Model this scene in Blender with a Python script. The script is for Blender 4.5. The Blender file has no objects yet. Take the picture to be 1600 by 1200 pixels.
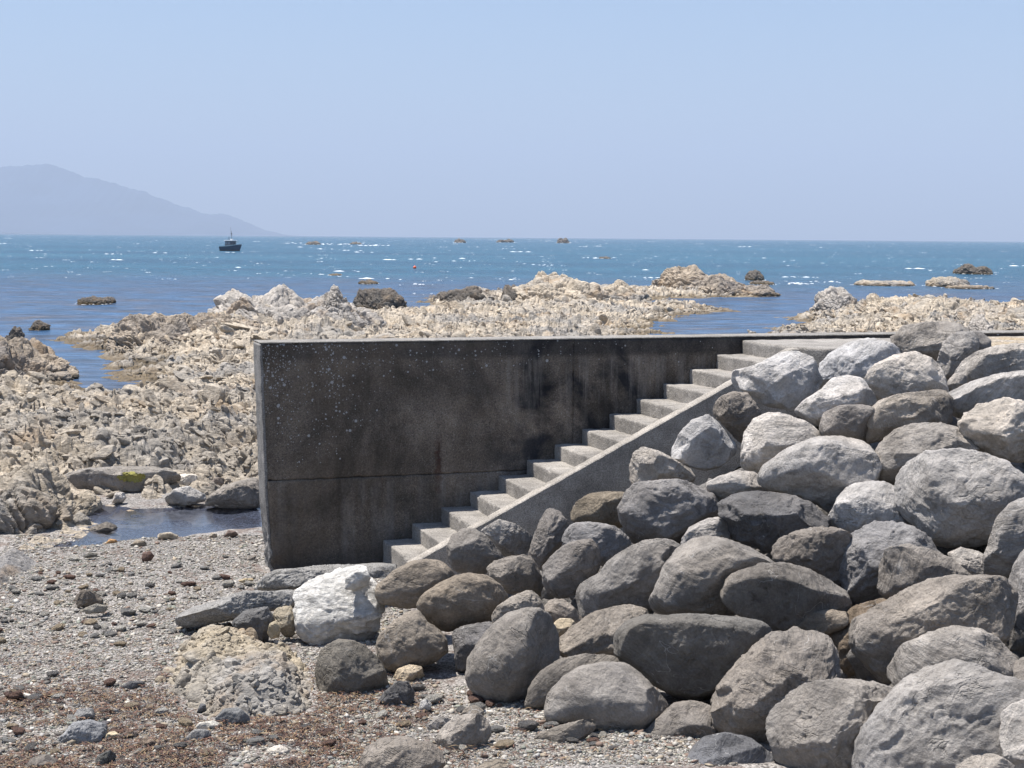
import bpy, bmesh, math, random
import numpy as np
from mathutils import Vector, Matrix
PI = math.pi
random.seed(7)
RNG = np.random.default_rng(11)
scene = bpy.context.scene

# ---------------------------------------------------------------- camera
F, H = 2500.0, 4.2
PITCH, ROLL = math.atan((600 - 370.7) / F), 0.0078
cp, sp, cr, sr = math.cos(PITCH), math.sin(PITCH), math.cos(ROLL), math.sin(ROLL)
fwd = np.array([0, cp, -sp]); up0 = np.array([0, sp, cp]); rx0 = np.array([1.0, 0, 0])
RIGHT = cr * rx0 + sr * up0; UP = -sr * rx0 + cr * up0
cam_d = bpy.data.cameras.new('camera'); cam = bpy.data.objects.new('camera', cam_d)
scene.collection.objects.link(cam); scene.camera = cam
M = Matrix(((RIGHT[0], UP[0], -fwd[0], 0), (RIGHT[1], UP[1], -fwd[1], 0), (RIGHT[2], UP[2], -fwd[2], H), (0, 0, 0, 1)))
cam.matrix_world = M
cam_d.sensor_width = 36; cam_d.lens = 36 * F / 1600
cam_d.clip_start = 0.1; cam_d.clip_end = 60000

# ---------------------------------------------------------------- sun, sky, exposure
WALL_A = np.array([-2.7529, 17.4561]); WD = np.array([0.94785, 0.31872]); WN = np.array([0.31872, -0.94785])
sxy = -0.28 * WD - 0.17 * WN
SUN = Vector((sxy[0], sxy[1], 1.0)).normalized()
elev = math.asin(SUN.z); rot = math.atan2(SUN.x, SUN.y)
sun_d = bpy.data.lights.new('sun', 'SUN'); sun = bpy.data.objects.new('sun', sun_d)
scene.collection.objects.link(sun)
sun_d.energy = 5.0; sun_d.angle = math.radians(0.53); sun_d.color = (1.0, 0.955, 0.90)
sun.rotation_euler = SUN.to_track_quat('Z', 'Y').to_euler()
world = bpy.data.worlds.new('World'); scene.world = world; world.use_nodes = True
nt = world.node_tree; nt.nodes.clear()
sky = nt.nodes.new('ShaderNodeTexSky'); sky.sky_type = 'NISHITA'; sky.sun_disc = False
sky.sun_elevation = elev; sky.sun_rotation = rot
sky.altitude = 0; sky.air_density = 1.15; sky.dust_density = .8; sky.ozone_density = 7.5
bgn = nt.nodes.new('ShaderNodeBackground'); bgn.inputs['Strength'].default_value = 0.078
wo = nt.nodes.new('ShaderNodeOutputWorld')
nt.links.new(sky.outputs[0], bgn.inputs[0]); nt.links.new(bgn.outputs[0], wo.inputs[0])
scene.view_settings.view_transform = 'Standard'; scene.view_settings.look = 'None'
scene.view_settings.exposure = 0.90; scene.view_settings.gamma = 1.0
scene.cycles.max_bounces = 8; scene.cycles.diffuse_bounces = 2; scene.cycles.volume_bounces = 0

# ---------------------------------------------------------------- pixel helpers
def rays(px, py):
    u = (np.asarray(px, float) - 800) / F; v = -(np.asarray(py, float) - 600) / F
    d = fwd + u[..., None] * RIGHT + v[..., None] * UP
    return d
def onz(px, py, z):
    d = rays(px, py); t = (z - H) / d[..., 2]
    return np.array([0, 0, H]) + t[..., None] * d
def atY(px, py, Y):
    d = rays(px, py); t = Y / d[..., 1]
    return np.array([0, 0, H]) + t[..., None] * d
def sn(x, y):
    dx, dy = x - WALL_A[0], y - WALL_A[1]
    return dx * WD[0] + dy * WD[1], dx * WN[0] + dy * WN[1]

# ---------------------------------------------------------------- numpy noise
_G = RNG.normal(size=(256, 3)); _G /= np.linalg.norm(_G, axis=1)[:, None]; _G = _G.astype(np.float32)
def _hash(x, y, z, seed):
    n = (x.astype(np.uint32) * np.uint32(73856093)) ^ (y.astype(np.uint32) * np.uint32(19349663)) ^ (z.astype(np.uint32) * np.uint32(83492791)) ^ np.uint32((seed * 2654435761) & 0xffffffff)
    n = (n ^ (n >> np.uint32(13))) * np.uint32(1274126177)
    return n ^ (n >> np.uint32(16))
def pn(p, seed=0):
    out = np.empty(len(p), np.float32)
    for a in range(0, len(p), 300000):
        q = p[a:a + 300000]; i = np.floor(q).astype(np.int64); f = (q - i).astype(np.float32)
        w = f * f * f * (f * (f * 6 - 15) + 10); r = 0
        for dx in (0, 1):
            wx = w[:, 0] if dx else 1 - w[:, 0]
            for dy in (0, 1):
                wy = w[:, 1] if dy else 1 - w[:, 1]
                for dz in (0, 1):
                    wz = w[:, 2] if dz else 1 - w[:, 2]
                    g = _G[_hash(i[:, 0] + dx, i[:, 1] + dy, i[:, 2] + dz, seed) & np.uint32(255)]
                    r = r + wx * wy * wz * (g[:, 0] * (f[:, 0] - dx) + g[:, 1] * (f[:, 1] - dy) + g[:, 2] * (f[:, 2] - dz))
        out[a:a + 300000] = r * 1.6
    return out
def fbm(p, o=4, seed=0, gain=0.5, lac=2.03):
    r = 0; a = 1.0
    for k in range(o):
        r = r + a * pn(p * lac ** k + 17.3 * k, seed + k); a *= gain
    return r
def ridged(p, o=4, seed=0, gain=0.55, lac=2.1):
    r = 0; a = 1.0; t = 0
    for k in range(o):
        r = r + a * (1 - np.abs(pn(p * lac ** k + 9.1 * k, seed + k)) * 2.2); t += a; a *= gain
    return r / t
def cells(p, seed=0, jit=0.9):
    """nearest feature point on a 2D jittered grid: (f1, f2, cell hash 0..1)"""
    ix = np.floor(p).astype(np.int64)
    f1 = np.full(len(p), 9.0); f2 = np.full(len(p), 9.0); hid = np.zeros(len(p))
    z = np.zeros(len(p), np.int64)
    for dx in (-1, 0, 1):
        for dy in (-1, 0, 1):
            cx, cy = ix[:, 0] + dx, ix[:, 1] + dy
            h = _hash(cx, cy, z, seed)
            px_ = cx + .5 + jit * (((h & np.uint32(1023)) / 1023.0) - .5); py_ = cy + .5 + jit * ((((h >> np.uint32(10)) & np.uint32(1023)) / 1023.0) - .5)
            d = np.hypot(p[:, 0] - px_, p[:, 1] - py_)
            c = d < f1
            f2 = np.where(c, f1, np.minimum(f2, d)); hid = np.where(c, ((h >> np.uint32(20)) & np.uint32(1023)) / 1023.0, hid); f1 = np.where(c, d, f1)
    return f1, f2, hid
def cells3(p, seed=0, jit=0.9):
    ix = np.floor(p).astype(np.int64); f1 = np.full(len(p), 9.0); f2 = np.full(len(p), 9.0); hid = np.zeros(len(p))
    for dx in (-1, 0, 1):
        for dy in (-1, 0, 1):
            for dz in (-1, 0, 1):
                c = ix + [dx, dy, dz]; h = _hash(c[:, 0], c[:, 1], c[:, 2], seed)
                q = c + .5 + jit * (np.stack([(h & np.uint32(255)) / 255.0, ((h >> np.uint32(8)) & np.uint32(255)) / 255.0, ((h >> np.uint32(16)) & np.uint32(255)) / 255.0], 1) - .5)
                d = np.sqrt(((p - q) ** 2).sum(1)); k = d < f1
                f2 = np.where(k, f1, np.minimum(f2, d)); hid = np.where(k, ((h >> np.uint32(24)) & np.uint32(255)) / 255.0, hid); f1 = np.where(k, d, f1)
    return f1, f2, hid
def chunks(C, S, lv, seed, axis=(.72, -.35, -.55), el=(1.7, .8, .62), spread=.45, cutr=(.45, .85), ncut=7):
    """angular broken stones: centres C, sizes S (numpy), one vertex array"""
    rg = np.random.default_rng(seed); D, Fc = ico(lv); n, nv = len(C), len(D)
    V = np.repeat(D[None].astype(np.float32), n, 0)
    for k in range(ncut):
        nn = rg.normal(size=(n, 3)); nn /= np.linalg.norm(nn, axis=1)[:, None]; lim = rg.uniform(*cutr, n)
        pr = np.einsum('nvk,nk->nv', V, nn); V -= (np.maximum(pr - lim[:, None], 0))[:, :, None] * nn[:, None]
    V *= (np.array(el) * rg.uniform(.7, 1.35, (n, 3)))[:, None]
    a = np.array(axis) + rg.normal(0, spread, (n, 3)); a /= np.linalg.norm(a, axis=1)[:, None]
    b = np.cross(a, rg.normal(0, .35, (n, 3)) + [0, 0, 1]); b /= np.linalg.norm(b, axis=1)[:, None]; c = np.cross(a, b)
    W = V[:, :, :1] * a[:, None] + V[:, :, 1:2] * b[:, None] + V[:, :, 2:] * c[:, None]
    W = W * S[:, None, None] + C[:, None]
    Fa = (Fc[None] + (np.arange(n) * nv)[:, None, None]).reshape(-1, 3)
    return W.reshape(-1, 3), Fa
def sstep(x, a=0.0, b=1.0):
    t = np.clip((x - a) / (b - a), 0, 1); return t * t * (3 - 2 * t)
def poly_sd(x, y, poly):
    """signed distance to a polygon, positive inside"""
    d = np.full(x.shape, 1e9); ins = np.zeros(x.shape, bool)
    n = len(poly)
    for k in range(n):
        a, b = poly[k], poly[(k + 1) % n]
        ex, ey = b[0] - a[0], b[1] - a[1]; L = ex * ex + ey * ey + 1e-12
        t = np.clip(((x - a[0]) * ex + (y - a[1]) * ey) / L, 0, 1)
        d = np.minimum(d, (x - a[0] - t * ex) ** 2 + (y - a[1] - t * ey) ** 2)
        c = (a[1] > y) != (b[1] > y)
        if abs(ey) > 1e-9:
            ins ^= c & (x < a[0] + (y - a[1]) / ey * ex)
    return np.where(ins, 1, -1) * np.sqrt(d)

# ---------------------------------------------------------------- object helpers
COL = scene.collection
def mk(name, V, Fc, mat, parent=None, loc=(0, 0, 0), smooth=True, attr=None):
    V = np.asarray(V, np.float32); Fc = np.asarray(Fc, np.int32)
    m = bpy.data.meshes.new(name)
    k = Fc.shape[1]
    m.vertices.add(len(V)); m.vertices.foreach_set('co', V.ravel())
    m.loops.add(Fc.size); m.loops.foreach_set('vertex_index', Fc.ravel())
    m.polygons.add(len(Fc)); m.polygons.foreach_set('loop_start', np.arange(len(Fc), dtype=np.int32) * k)
    if attr:
        for an, av in attr.items():
            at = m.attributes.new(an, 'FLOAT_COLOR', 'POINT')
            c4 = np.ones((len(V), 4), np.float32); c4[:, :3] = av; at.data.foreach_set('color', c4.ravel())
    m.update(calc_edges=True)
    m.polygons.foreach_set('use_smooth', np.full(len(Fc), smooth))
    m.materials.append(mat)
    o = bpy.data.objects.new(name, m); COL.objects.link(o)
    o.location = loc
    if parent: o.parent = parent
    return o
def bmo(name, bm, mat, parent=None, loc=(0, 0, 0), smooth=False):
    m = bpy.data.meshes.new(name); bmesh.ops.recalc_face_normals(bm, faces=bm.faces); bm.to_mesh(m); bm.free()
    m.materials.append(mat); m.polygons.foreach_set('use_smooth', [smooth] * len(m.polygons))
    o = bpy.data.objects.new(name, m); COL.objects.link(o); o.location = loc
    if parent: o.parent = parent
    return o
def tag(o, label=None, cat=None, group=None, kind=None):
    if label: o['label'] = label
    if cat: o['category'] = cat
    if group: o['group'] = group
    if kind: o['kind'] = kind
    return o
def empty(name, loc):
    o = bpy.data.objects.new(name, None); COL.objects.link(o); o.location = loc; o.empty_display_size = 0.2
    return o
_ico = {}
def ico(level):
    if level not in _ico:
        b = bmesh.new(); bmesh.ops.create_icosphere(b, subdivisions=level, radius=1.0)
        V = np.array([v.co[:] for v in b.verts]); Fc = np.array([[v.index for v in f.verts] for f in b.faces]); b.free()
        V /= np.linalg.norm(V, axis=1)[:, None]; _ico[level] = (V, Fc)
    return _ico[level]
def rbox(lo, hi, res, r=0.012, amp=0.004, chip=0.0, seed=1, warp=None):
    """dense box with rounded, chipped, slightly uneven faces; local axes s, n, z turned into the world's"""
    lo = np.array(lo, float); hi = np.array(hi, float); Vs = []; Fs = []; off = 0
    for ax in range(3):
        a, b = [k for k in range(3) if k != ax]
        na = max(2, int((hi[a] - lo[a]) / res) + 1); nb = max(2, int((hi[b] - lo[b]) / res) + 1)
        ga, gb = np.meshgrid(np.linspace(lo[a], hi[a], na), np.linspace(lo[b], hi[b], nb), indexing='ij')
        idx = np.arange(na * nb).reshape(na, nb)
        q = np.stack([idx[:-1, :-1], idx[1:, :-1], idx[1:, 1:], idx[:-1, 1:]], -1).reshape(-1, 4)
        for side in (0, 1):
            P = np.zeros((na * nb, 3)); P[:, a] = ga.ravel(); P[:, b] = gb.ravel(); P[:, ax] = hi[ax] if side else lo[ax]
            fl = (side == 1) ^ (ax == 1)
            Vs.append(P); Fs.append((q if fl else q[:, ::-1]) + off); off += len(P)
    V = np.concatenate(Vs); Q = np.concatenate(Fs)
    key = np.round(V * 2000).astype(np.int64); _, first, inv = np.unique(key, axis=0, return_index=True, return_inverse=True)
    V = V[first]; Q = inv.reshape(-1)[Q]
    rr = np.full(len(V), r)
    if chip: rr = r + chip * np.clip(fbm(V * 9.0 + seed, 3, seed) - .1, 0, 1) ** 1.5 * 2
    rr = np.minimum(rr, 0.45 * (hi - lo).min())[:, None]
    core = np.clip(V, lo + rr, hi - rr); d = V - core; L = np.linalg.norm(d, axis=1)[:, None]; L[L < 1e-9] = 1
    nrm = d / L
    V = core + nrm * rr + nrm * (amp * fbm(V * 6 + 5 * seed, 4, seed))[:, None]
    if warp is not None: V = warp(V)
    W = np.zeros_like(V)
    W[:, 0] = WALL_A[0] + V[:, 0] * WD[0] + V[:, 1] * WN[0]; W[:, 1] = WALL_A[1] + V[:, 0] * WD[1] + V[:, 1] * WN[1]; W[:, 2] = V[:, 2]
    return W, Q

# ---------------------------------------------------------------- materials
class NB:
    def __init__(s, name):
        s.m = bpy.data.materials.new(name); s.m.use_nodes = True; s.t = s.m.node_tree; s.n = s.t.nodes; s.b = s.n['Principled BSDF']
        s.out = s.n['Material Output']
    def link(s, a, b): s.t.links.new(a, b)
    def node(s, typ, **kw):
        n = s.n.new(typ)
        for k, v in kw.items():
            if k in n.bl_rna.properties: setattr(n, k, v)
        return n
    def val(s, sock, v):
        if hasattr(v, 'is_output'): s.link(v, sock)
        else: sock.default_value = v
    def noise(s, vec, scale, detail=4, rough=.55, dist=0.0):
        n = s.node('ShaderNodeTexNoise'); s.val(n.inputs['Vector'], vec); n.inputs['Scale'].default_value = scale
        n.inputs['Detail'].default_value = detail; n.inputs['Roughness'].default_value = rough; n.inputs['Distortion'].default_value = dist
        return n.outputs['Fac']
    def vor(s, vec, scale, feature='F1', out='Distance', rnd=1.0):
        n = s.node('ShaderNodeTexVoronoi', feature=feature); s.val(n.inputs['Vector'], vec); n.inputs['Scale'].default_value = scale
        n.inputs['Randomness'].default_value = rnd
        return n.outputs[out]
    def math(s, op, a, b=0.0, c=None, clamp=False):
        n = s.node('ShaderNodeMath', operation=op, use_clamp=clamp); s.val(n.inputs[0], a); s.val(n.inputs[1], b)
        if c is not None: s.val(n.inputs[2], c)
        return n.outputs[0]
    def vmath(s, op, a, b=(0, 0, 0)):
        n = s.node('ShaderNodeVectorMath', operation=op); s.val(n.inputs[0], a); s.val(n.inputs[1], b)
        return n.outputs[0]
    def mr(s, v, a, b, c=0.0, d=1.0, smooth=False):
        n = s.node('ShaderNodeMapRange', clamp=True)
        if smooth: n.interpolation_type = 'SMOOTHSTEP'
        s.val(n.inputs[0], v)
        for i, x in enumerate((a, b, c, d)): n.inputs[i + 1].default_value = x
        return n.outputs[0]
    def mix(s, f, a, b, mode='MIX'):
        n = s.node('ShaderNodeMix', data_type='RGBA', blend_type=mode); s.val(n.inputs[0], f)
        for i, x in ((6, a), (7, b)):
            if hasattr(x, 'is_output'): s.link(x, n.inputs[i])
            else: n.inputs[i].default_value = tuple(x) + ((1,) if len(x) == 3 else ())
        return n.outputs[2]
    def scale(s, col, f):
        n = s.node('ShaderNodeVectorMath', operation='SCALE'); s.val(n.inputs[0], col); s.val(n.inputs[3], f); return n.outputs[0]
    def bump(s, h, dist=0.01, strength=1.0, nrm=None):
        n = s.node('ShaderNodeBump'); n.inputs['Strength'].default_value = strength; n.inputs['Distance'].default_value = dist
        s.val(n.inputs['Height'], h)
        if nrm is not None: s.link(nrm, n.inputs['Normal'])
        return n.outputs[0]
    def coord(s, which='Object'): return s.node('ShaderNodeTexCoord').outputs[which]
    def mapping(s, vec, scale=(1, 1, 1), rotz=0.0, loc=(0, 0, 0), rot=None):
        n = s.node('ShaderNodeMapping'); s.link(vec, n.inputs[0]); n.inputs['Scale'].default_value = scale
        n.inputs['Rotation'].default_value = rot or (0, 0, rotz); n.inputs['Location'].default_value = loc
        return n.outputs[0]
    def sep(s, vec):
        n = s.node('ShaderNodeSeparateXYZ'); s.link(vec, n.inputs[0]); return n.outputs
    def done(s, col=None, rough=.9, nrm=None, spec=.25):
        if col is not None: s.val(s.b.inputs['Base Color'], col if hasattr(col, 'is_output') else tuple(col) + (1,))
        s.val(s.b.inputs['Roughness'], rough); s.b.inputs['Specular IOR Level'].default_value = spec
        if nrm is not None: s.link(nrm, s.b.inputs['Normal'])
        return s.m

def plain(name, col, rough=.6, spec=.4, var=.12, sc=8.0):
    b = NB(name); v = b.coord(); f = b.noise(v, sc, 4)
    return b.done(b.scale(b.mix(0, col, col), b.mr(f, .3, .7, 1 - var, 1 + var)), rough, None, spec)

def rock_material():
    b = NB('boulder_stone'); co = b.coord(); oi = b.node('ShaderNodeObjectInfo')
    rnd = oi.outputs['Random']; vr = b.node('ShaderNodeVectorRotate'); b.link(co, vr.inputs['Vector']); vr.inputs['Axis'].default_value = (.35, .9, .25)
    b.link(b.math('MULTIPLY', rnd, 40.0), vr.inputs['Angle'])
    v = b.vmath('ADD', vr.outputs[0], b.scale(b.mix(0, (91, 57, 33), (0, 0, 0)), rnd))
    base = oi.outputs['Color']
    r2 = b.math('FRACT', b.math('MULTIPLY', rnd, 7.31)); lay = b.mr(r2, .35, .95, 0, 1)
    n1 = b.noise(v, 1.7, 5, .6); n2 = b.noise(v, 6.0, 6, .65, .3); n3 = b.noise(v, 55.0, 3, .6)
    c = b.scale(base, b.mr(n1, .3, .72, .72, 1.26)); c = b.scale(c, b.mr(n2, .28, .72, .80, 1.2)); c = b.scale(c, b.mr(n3, .3, .7, .84, 1.16))
    # dark lichen blotches
    lf = b.math('MULTIPLY', b.mr(b.noise(v, 4.2, 8, .72), .53, .62), b.mr(b.noise(v, 1.1, 2), .46, .60))
    c = b.mix(b.math('MULTIPLY', lf, .6), c, b.scale(c, .42)); stc = b.mr(b.noise(b.mapping(v, (1.5, 1.5, 7.0), rot=(.55, -.5, .3)), 2.2, 7, .7, .9), .34, .66, -.24, .24); c = b.scale(c, b.math('ADD', 1.0, b.math('MULTIPLY', stc, lay))); c = b.scale(c, b.mr(b.noise(v, 3.1, 8, .7, .8), .36, .64, .80, 1.2))
    # warm / cool drift
    c = b.mix(b.mr(b.noise(v, .9, 2), .35, .65, 0, .35), c, b.mix(1.0, c, (1.10, 1.0, .86), 'MULTIPLY'))
    # thin pale veins
    w = b.mapping(v, (1, 1, 2.2), rot=(.5, .7, 1.1))
    vn = b.math('ABSOLUTE', b.math('SUBTRACT', b.noise(w, 2.0, 3, .5, .6), .5)); vein = b.mr(vn, 0, .0045, 1, 0)
    vein = b.math('MULTIPLY', vein, b.mr(b.noise(v, 2.3, 2), .5, .62))
    c = b.mix(b.math('MULTIPLY', vein, .55), c, (.55, .53, .50))
    # strata + pits relief
    st = b.mapping(v, (1.5, 1.5, 9.0), rot=(.55, -.5, .3)); s1 = b.noise(st, 1.6, 6, .65, .5)
    cr_ = b.math('ABSOLUTE', b.math('SUBTRACT', b.noise(b.mapping(v, (1, 2.4, 1), rot=(.2, .4, .9)), 2.2, 5, .6, .4), .5)); crack = b.mr(cr_, 0, .022, 0, 1, True)
    pit = b.mr(b.vor(v, 30.0), .05, .35)
    h = b.math('ADD', b.math('MULTIPLY', s1, b.math('ADD', .5, b.math('MULTIPLY', lay, 1.6))), b.math('MULTIPLY', n2, 1.0)); crack = b.math('MAXIMUM', crack, b.mr(b.noise(v, 1.9, 3), .50, .58, 1, 0))
    h = b.math('ADD', h, b.math('MULTIPLY', b.noise(v, 16, 8, .75), 1.1)); h = b.math('ADD', h, b.math('MULTIPLY', n3, .16))
    h = b.math('ADD', h, b.math('MULTIPLY', crack, .40)); h = b.math('ADD', h, b.math('MULTIPLY', pit, .06))
    return b.done(c, .92, b.bump(h, .034, 1.0), .2)

def reef_material(name='reef_rock', cream=(.50, .42, .325), grey=(.30, .285, .27), weed=True, sc=1.0, dark=.6):
    b = NB(name); v = b.coord(); geo = b.node('ShaderNodeNewGeometry'); z = b.sep(geo.outputs['Position'])[2]
    n1 = b.noise(v, .22 * sc, 5, .6); n2 = b.noise(v, 1.6 * sc, 6, .65); n3 = b.noise(v, 9.0 * sc, 5, .7)
    c = b.mix(b.mr(n1, .42, .62), cream, grey); c = b.scale(c, b.mr(n2, .3, .7, .70, 1.25)); c = b.scale(c, b.mr(n3, .3, .7, .72, 1.25))
    c = b.mix(b.math('MULTIPLY', b.mr(b.noise(v, 3.3 * sc, 6, .7), .55, .66), dark), c, (.085, .07, .055))
    c = b.mix(b.math('MULTIPLY', b.mr(b.noise(v, .6 * sc, 4), .56, .68), .5), c, (.38, .26, .15))
    if weed:
        zz = b.math('ADD', z, b.math('MULTIPLY', b.math('SUBTRACT', b.noise(v, .7, 4), .5), .5))
        c = b.mix(b.mr(zz, .06, .24, .8, 0), c, b.scale(b.mix(b.mr(n3, .4, .6), (.15, .108, .056), (.07, .05, .028)), 1.1))
    st = b.mapping(v, (1, 1, 3), rot=(.7, .35, .4))
    h = b.math('ADD', b.math('MULTIPLY', b.noise(st, 5 * sc, 8, .75, .5), 1.0), b.math('MULTIPLY', b.vor(v, 14 * sc), -.25))
    return b.done(c, .93, b.bump(h, .11 / sc, 1.0), .15)

def concrete_material(name, base, wall=False, spots=.25):
    b = NB(name); geo = b.node('ShaderNodeNewGeometry'); P = geo.outputs['Position']
    # s (along the wall), n, z from world position
    rel = b.vmath('SUBTRACT', P, (float(WALL_A[0]), float(WALL_A[1]), 0.0))
    def dot(a, vec):
        n = b.node('ShaderNodeVectorMath', operation='DOT_PRODUCT'); b.link(a, n.inputs[0]); n.inputs[1].default_value = vec; return n.outputs['Value']
    s = dot(rel, (float(WD[0]), float(WD[1]), 0)); n_ = dot(rel, (float(WN[0]), float(WN[1]), 0)); z = b.sep(P)[2]
    cx = b.node('ShaderNodeCombineXYZ'); b.link(s, cx.inputs[0]); b.link(n_, cx.inputs[1]); b.link(z, cx.inputs[2]); v = cx.outputs[0]
    n1 = b.noise(v, 1.3, 6, .6); n2 = b.noise(v, 7, 6, .65); n3 = b.noise(v, 70, 3, .7)
    c = b.scale(b.mix(0, base, base), b.mr(n1, .3, .7, .72, 1.25)); c = b.scale(c, b.mr(n2, .3, .7, .82, 1.18)); c = b.scale(c, b.mr(n3, .32, .68, .55, 1.5))
    agg = b.mr(b.vor(v, 38), .16, .26, 1, 0); c = b.mix(b.math('MULTIPLY', b.mr(b.vor(b.vmath('ADD', v, (3.3, 1.7, 5.1)), 50), .14, .22, 1, 0), .4), c, b.scale(c, .45))
    c = b.mix(b.math('MULTIPLY', agg, spots), c, (.34, .33, .31))
    if wall:
        # paler, greyer lower lift with vertical runs; black band along the top; pale runs at the right end
        streak = b.noise(b.mapping(v, (9, 1, .55)), 1.0, 6, .7); streak2 = b.noise(b.mapping(v, (22, 1, .9)), 1.0, 5, .7)
        low = b.mr(z, 1.50, 1.46)
        c = b.mix(b.math('MULTIPLY', b.math('MULTIPLY', low, b.mr(streak, .46, .66)), .65), c, (.17, .155, .14))
        c = b.mix(b.math('MULTIPLY', b.math('MULTIPLY', low, b.mr(z, .95, .5)), .7), c, (.028, .026, .024))
        top = b.math('ADD', z, b.math('MULTIPLY', b.math('SUBTRACT', n2, .5), .10))
        c = b.mix(b.mr(top, 2.80, 2.86, 0, .62), c, (.024, .025, .028))
        dk = b.math('MULTIPLY', b.mr(b.noise(v, 1.1, 5, .6, .4), .50, .62), b.mr(s, 2.2, 3.2, .2, 1.0))
        c = b.mix(dk, c, (.022, .022, .024))
        bloom = b.math('MULTIPLY', b.mr(s, 2.4, 3.2), b.math('MULTIPLY', b.mr(z, 2.84, 2.78), b.mr(z, 1.9, 2.5)))
        c = b.mix(b.math('MULTIPLY', b.math('MULTIPLY', bloom, b.mr(streak, .48, .60)), .6), c, (.21, .19, .17))
        # brown cast in the middle
        mid = b.math('MULTIPLY', b.mr(b.noise(v, .8, 3), .42, .58), b.mr(s, 3.0, 2.2))
        c = b.mix(b.math('MULTIPLY', mid, .6), c, (.105, .082, .060)); c = b.scale(c, b.mr(b.noise(v, 40, 4, .7), .32, .68, .75, 1.25)); c = b.scale(c, b.mr(b.noise(b.mapping(v, (1.6, 1, .9)), 1.0, 7, .65, .5), .36, .64, .55, 1.45))
        # rust runs
        for (s0, z0, z1, wd, k) in ((2.03, 1.96, 1.15, .042, .8), (.73, 1.92, 1.6, .02, .7), (1.36, 1.55, 1.25, .02, .6), (.33, 1.62, 1.45, .02, .5)):
            wob = b.math('ADD', b.math('ABSOLUTE', b.math('SUBTRACT', s, s0)), b.math('MULTIPLY', b.math('SUBTRACT', n2, .5), wd * 4))
            mk_ = b.math('MULTIPLY', b.mr(wob, wd * .4, wd * 1.25, 1, 0), b.math('MULTIPLY', b.mr(z, z0, z0 - .16, 0, 1), b.mr(z, z1, z1 + .5, 0, 1)))
            c = b.mix(b.math('MULTIPLY', mk_, k), c, b.mix(b.mr(n2, .4, .6), (.075, .030, .018), (.030, .016, .013)))
        # lichen rosettes: rings and dots thick towards the seaward end and thinning along the top
        for sc_, r0, dens in ((15, .27, .55), (26, .30, .66), (50, .33, .62)):
            vv = b.mapping(v, (1, .2, 1)); vn = b.node('ShaderNodeTexVoronoi', feature='F1'); b.link(vv, vn.inputs['Vector']); vn.inputs['Scale'].default_value = sc_
            d = vn.outputs['Distance']; cc = b.sep(vn.outputs['Color'])[0]
            area = b.math('ADD', b.math('MULTIPLY', b.mr(s, .1, 1.5, 1.3, .0), b.mr(z, 1.6, 2.3)), b.math('MULTIPLY', b.mr(z, 2.55, 2.82), b.mr(s, 4.2, 1.0, .05, .62)))
            area = b.math('MULTIPLY', area, b.mr(b.noise(v, 3.3, 4, .6), .36, .60))
            th = b.math('SUBTRACT', 1.0, b.math('MULTIPLY', area, dens))
            on = b.math('GREATER_THAN', cc, th)
            r_ = b.math('MULTIPLY', b.mr(b.sep(vn.outputs['Color'])[1], 0, 1, .45, 1.0), r0)
            disc = b.math('LESS_THAN', b.math('ADD', d, b.math('MULTIPLY', b.math('SUBTRACT', n3, .5), .12)), r_)
            c = b.mix(b.math('MULTIPLY', b.math('MULTIPLY', on, disc), .9), c, (.36, .36, .36))
        # white mineral lines at formwork joints
        for s0, kk in ((.64, .15), (1.95, .15), (3.12, .35)):
            ln = b.math('MULTIPLY', b.mr(b.math('ABSOLUTE', b.math('SUBTRACT', s, s0)), .002, .008, 1, 0), b.mr(b.noise(v, 5, 3), .45, .55))
            c = b.mix(b.math('MULTIPLY', ln, kk), c, (.26, .25, .23))
    if not wall:
        c = b.mix(b.math('MULTIPLY', b.mr(b.noise(v, 3.0, 7, .7, .3), .48, .64), .45), c, b.scale(c, .5)); c = b.mix(b.math('MULTIPLY', b.mr(b.noise(v, 9.0, 5, .7), .60, .68), .4), c, (.45, .43, .40))
    h = b.math('ADD', b.math('MULTIPLY', n2, .6), b.math('MULTIPLY', n3, .35)); h = b.math('ADD', h, b.math('MULTIPLY', b.vor(v, 40), .2))
    return b.done(c, .92, b.bump(h, .018, .9), .2)

def attr_material(name, rough=.85, spec=.3, bscale=60):
    b = NB(name); a = b.node('ShaderNodeAttribute'); a.attribute_name = 'tint'
    v = b.coord(); n = b.noise(v, bscale, 4, .6)
    return b.done(b.scale(a.outputs['Color'], b.mr(n, .3, .7, .8, 1.2)), rough, b.bump(n, .004, .6), spec)

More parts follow.
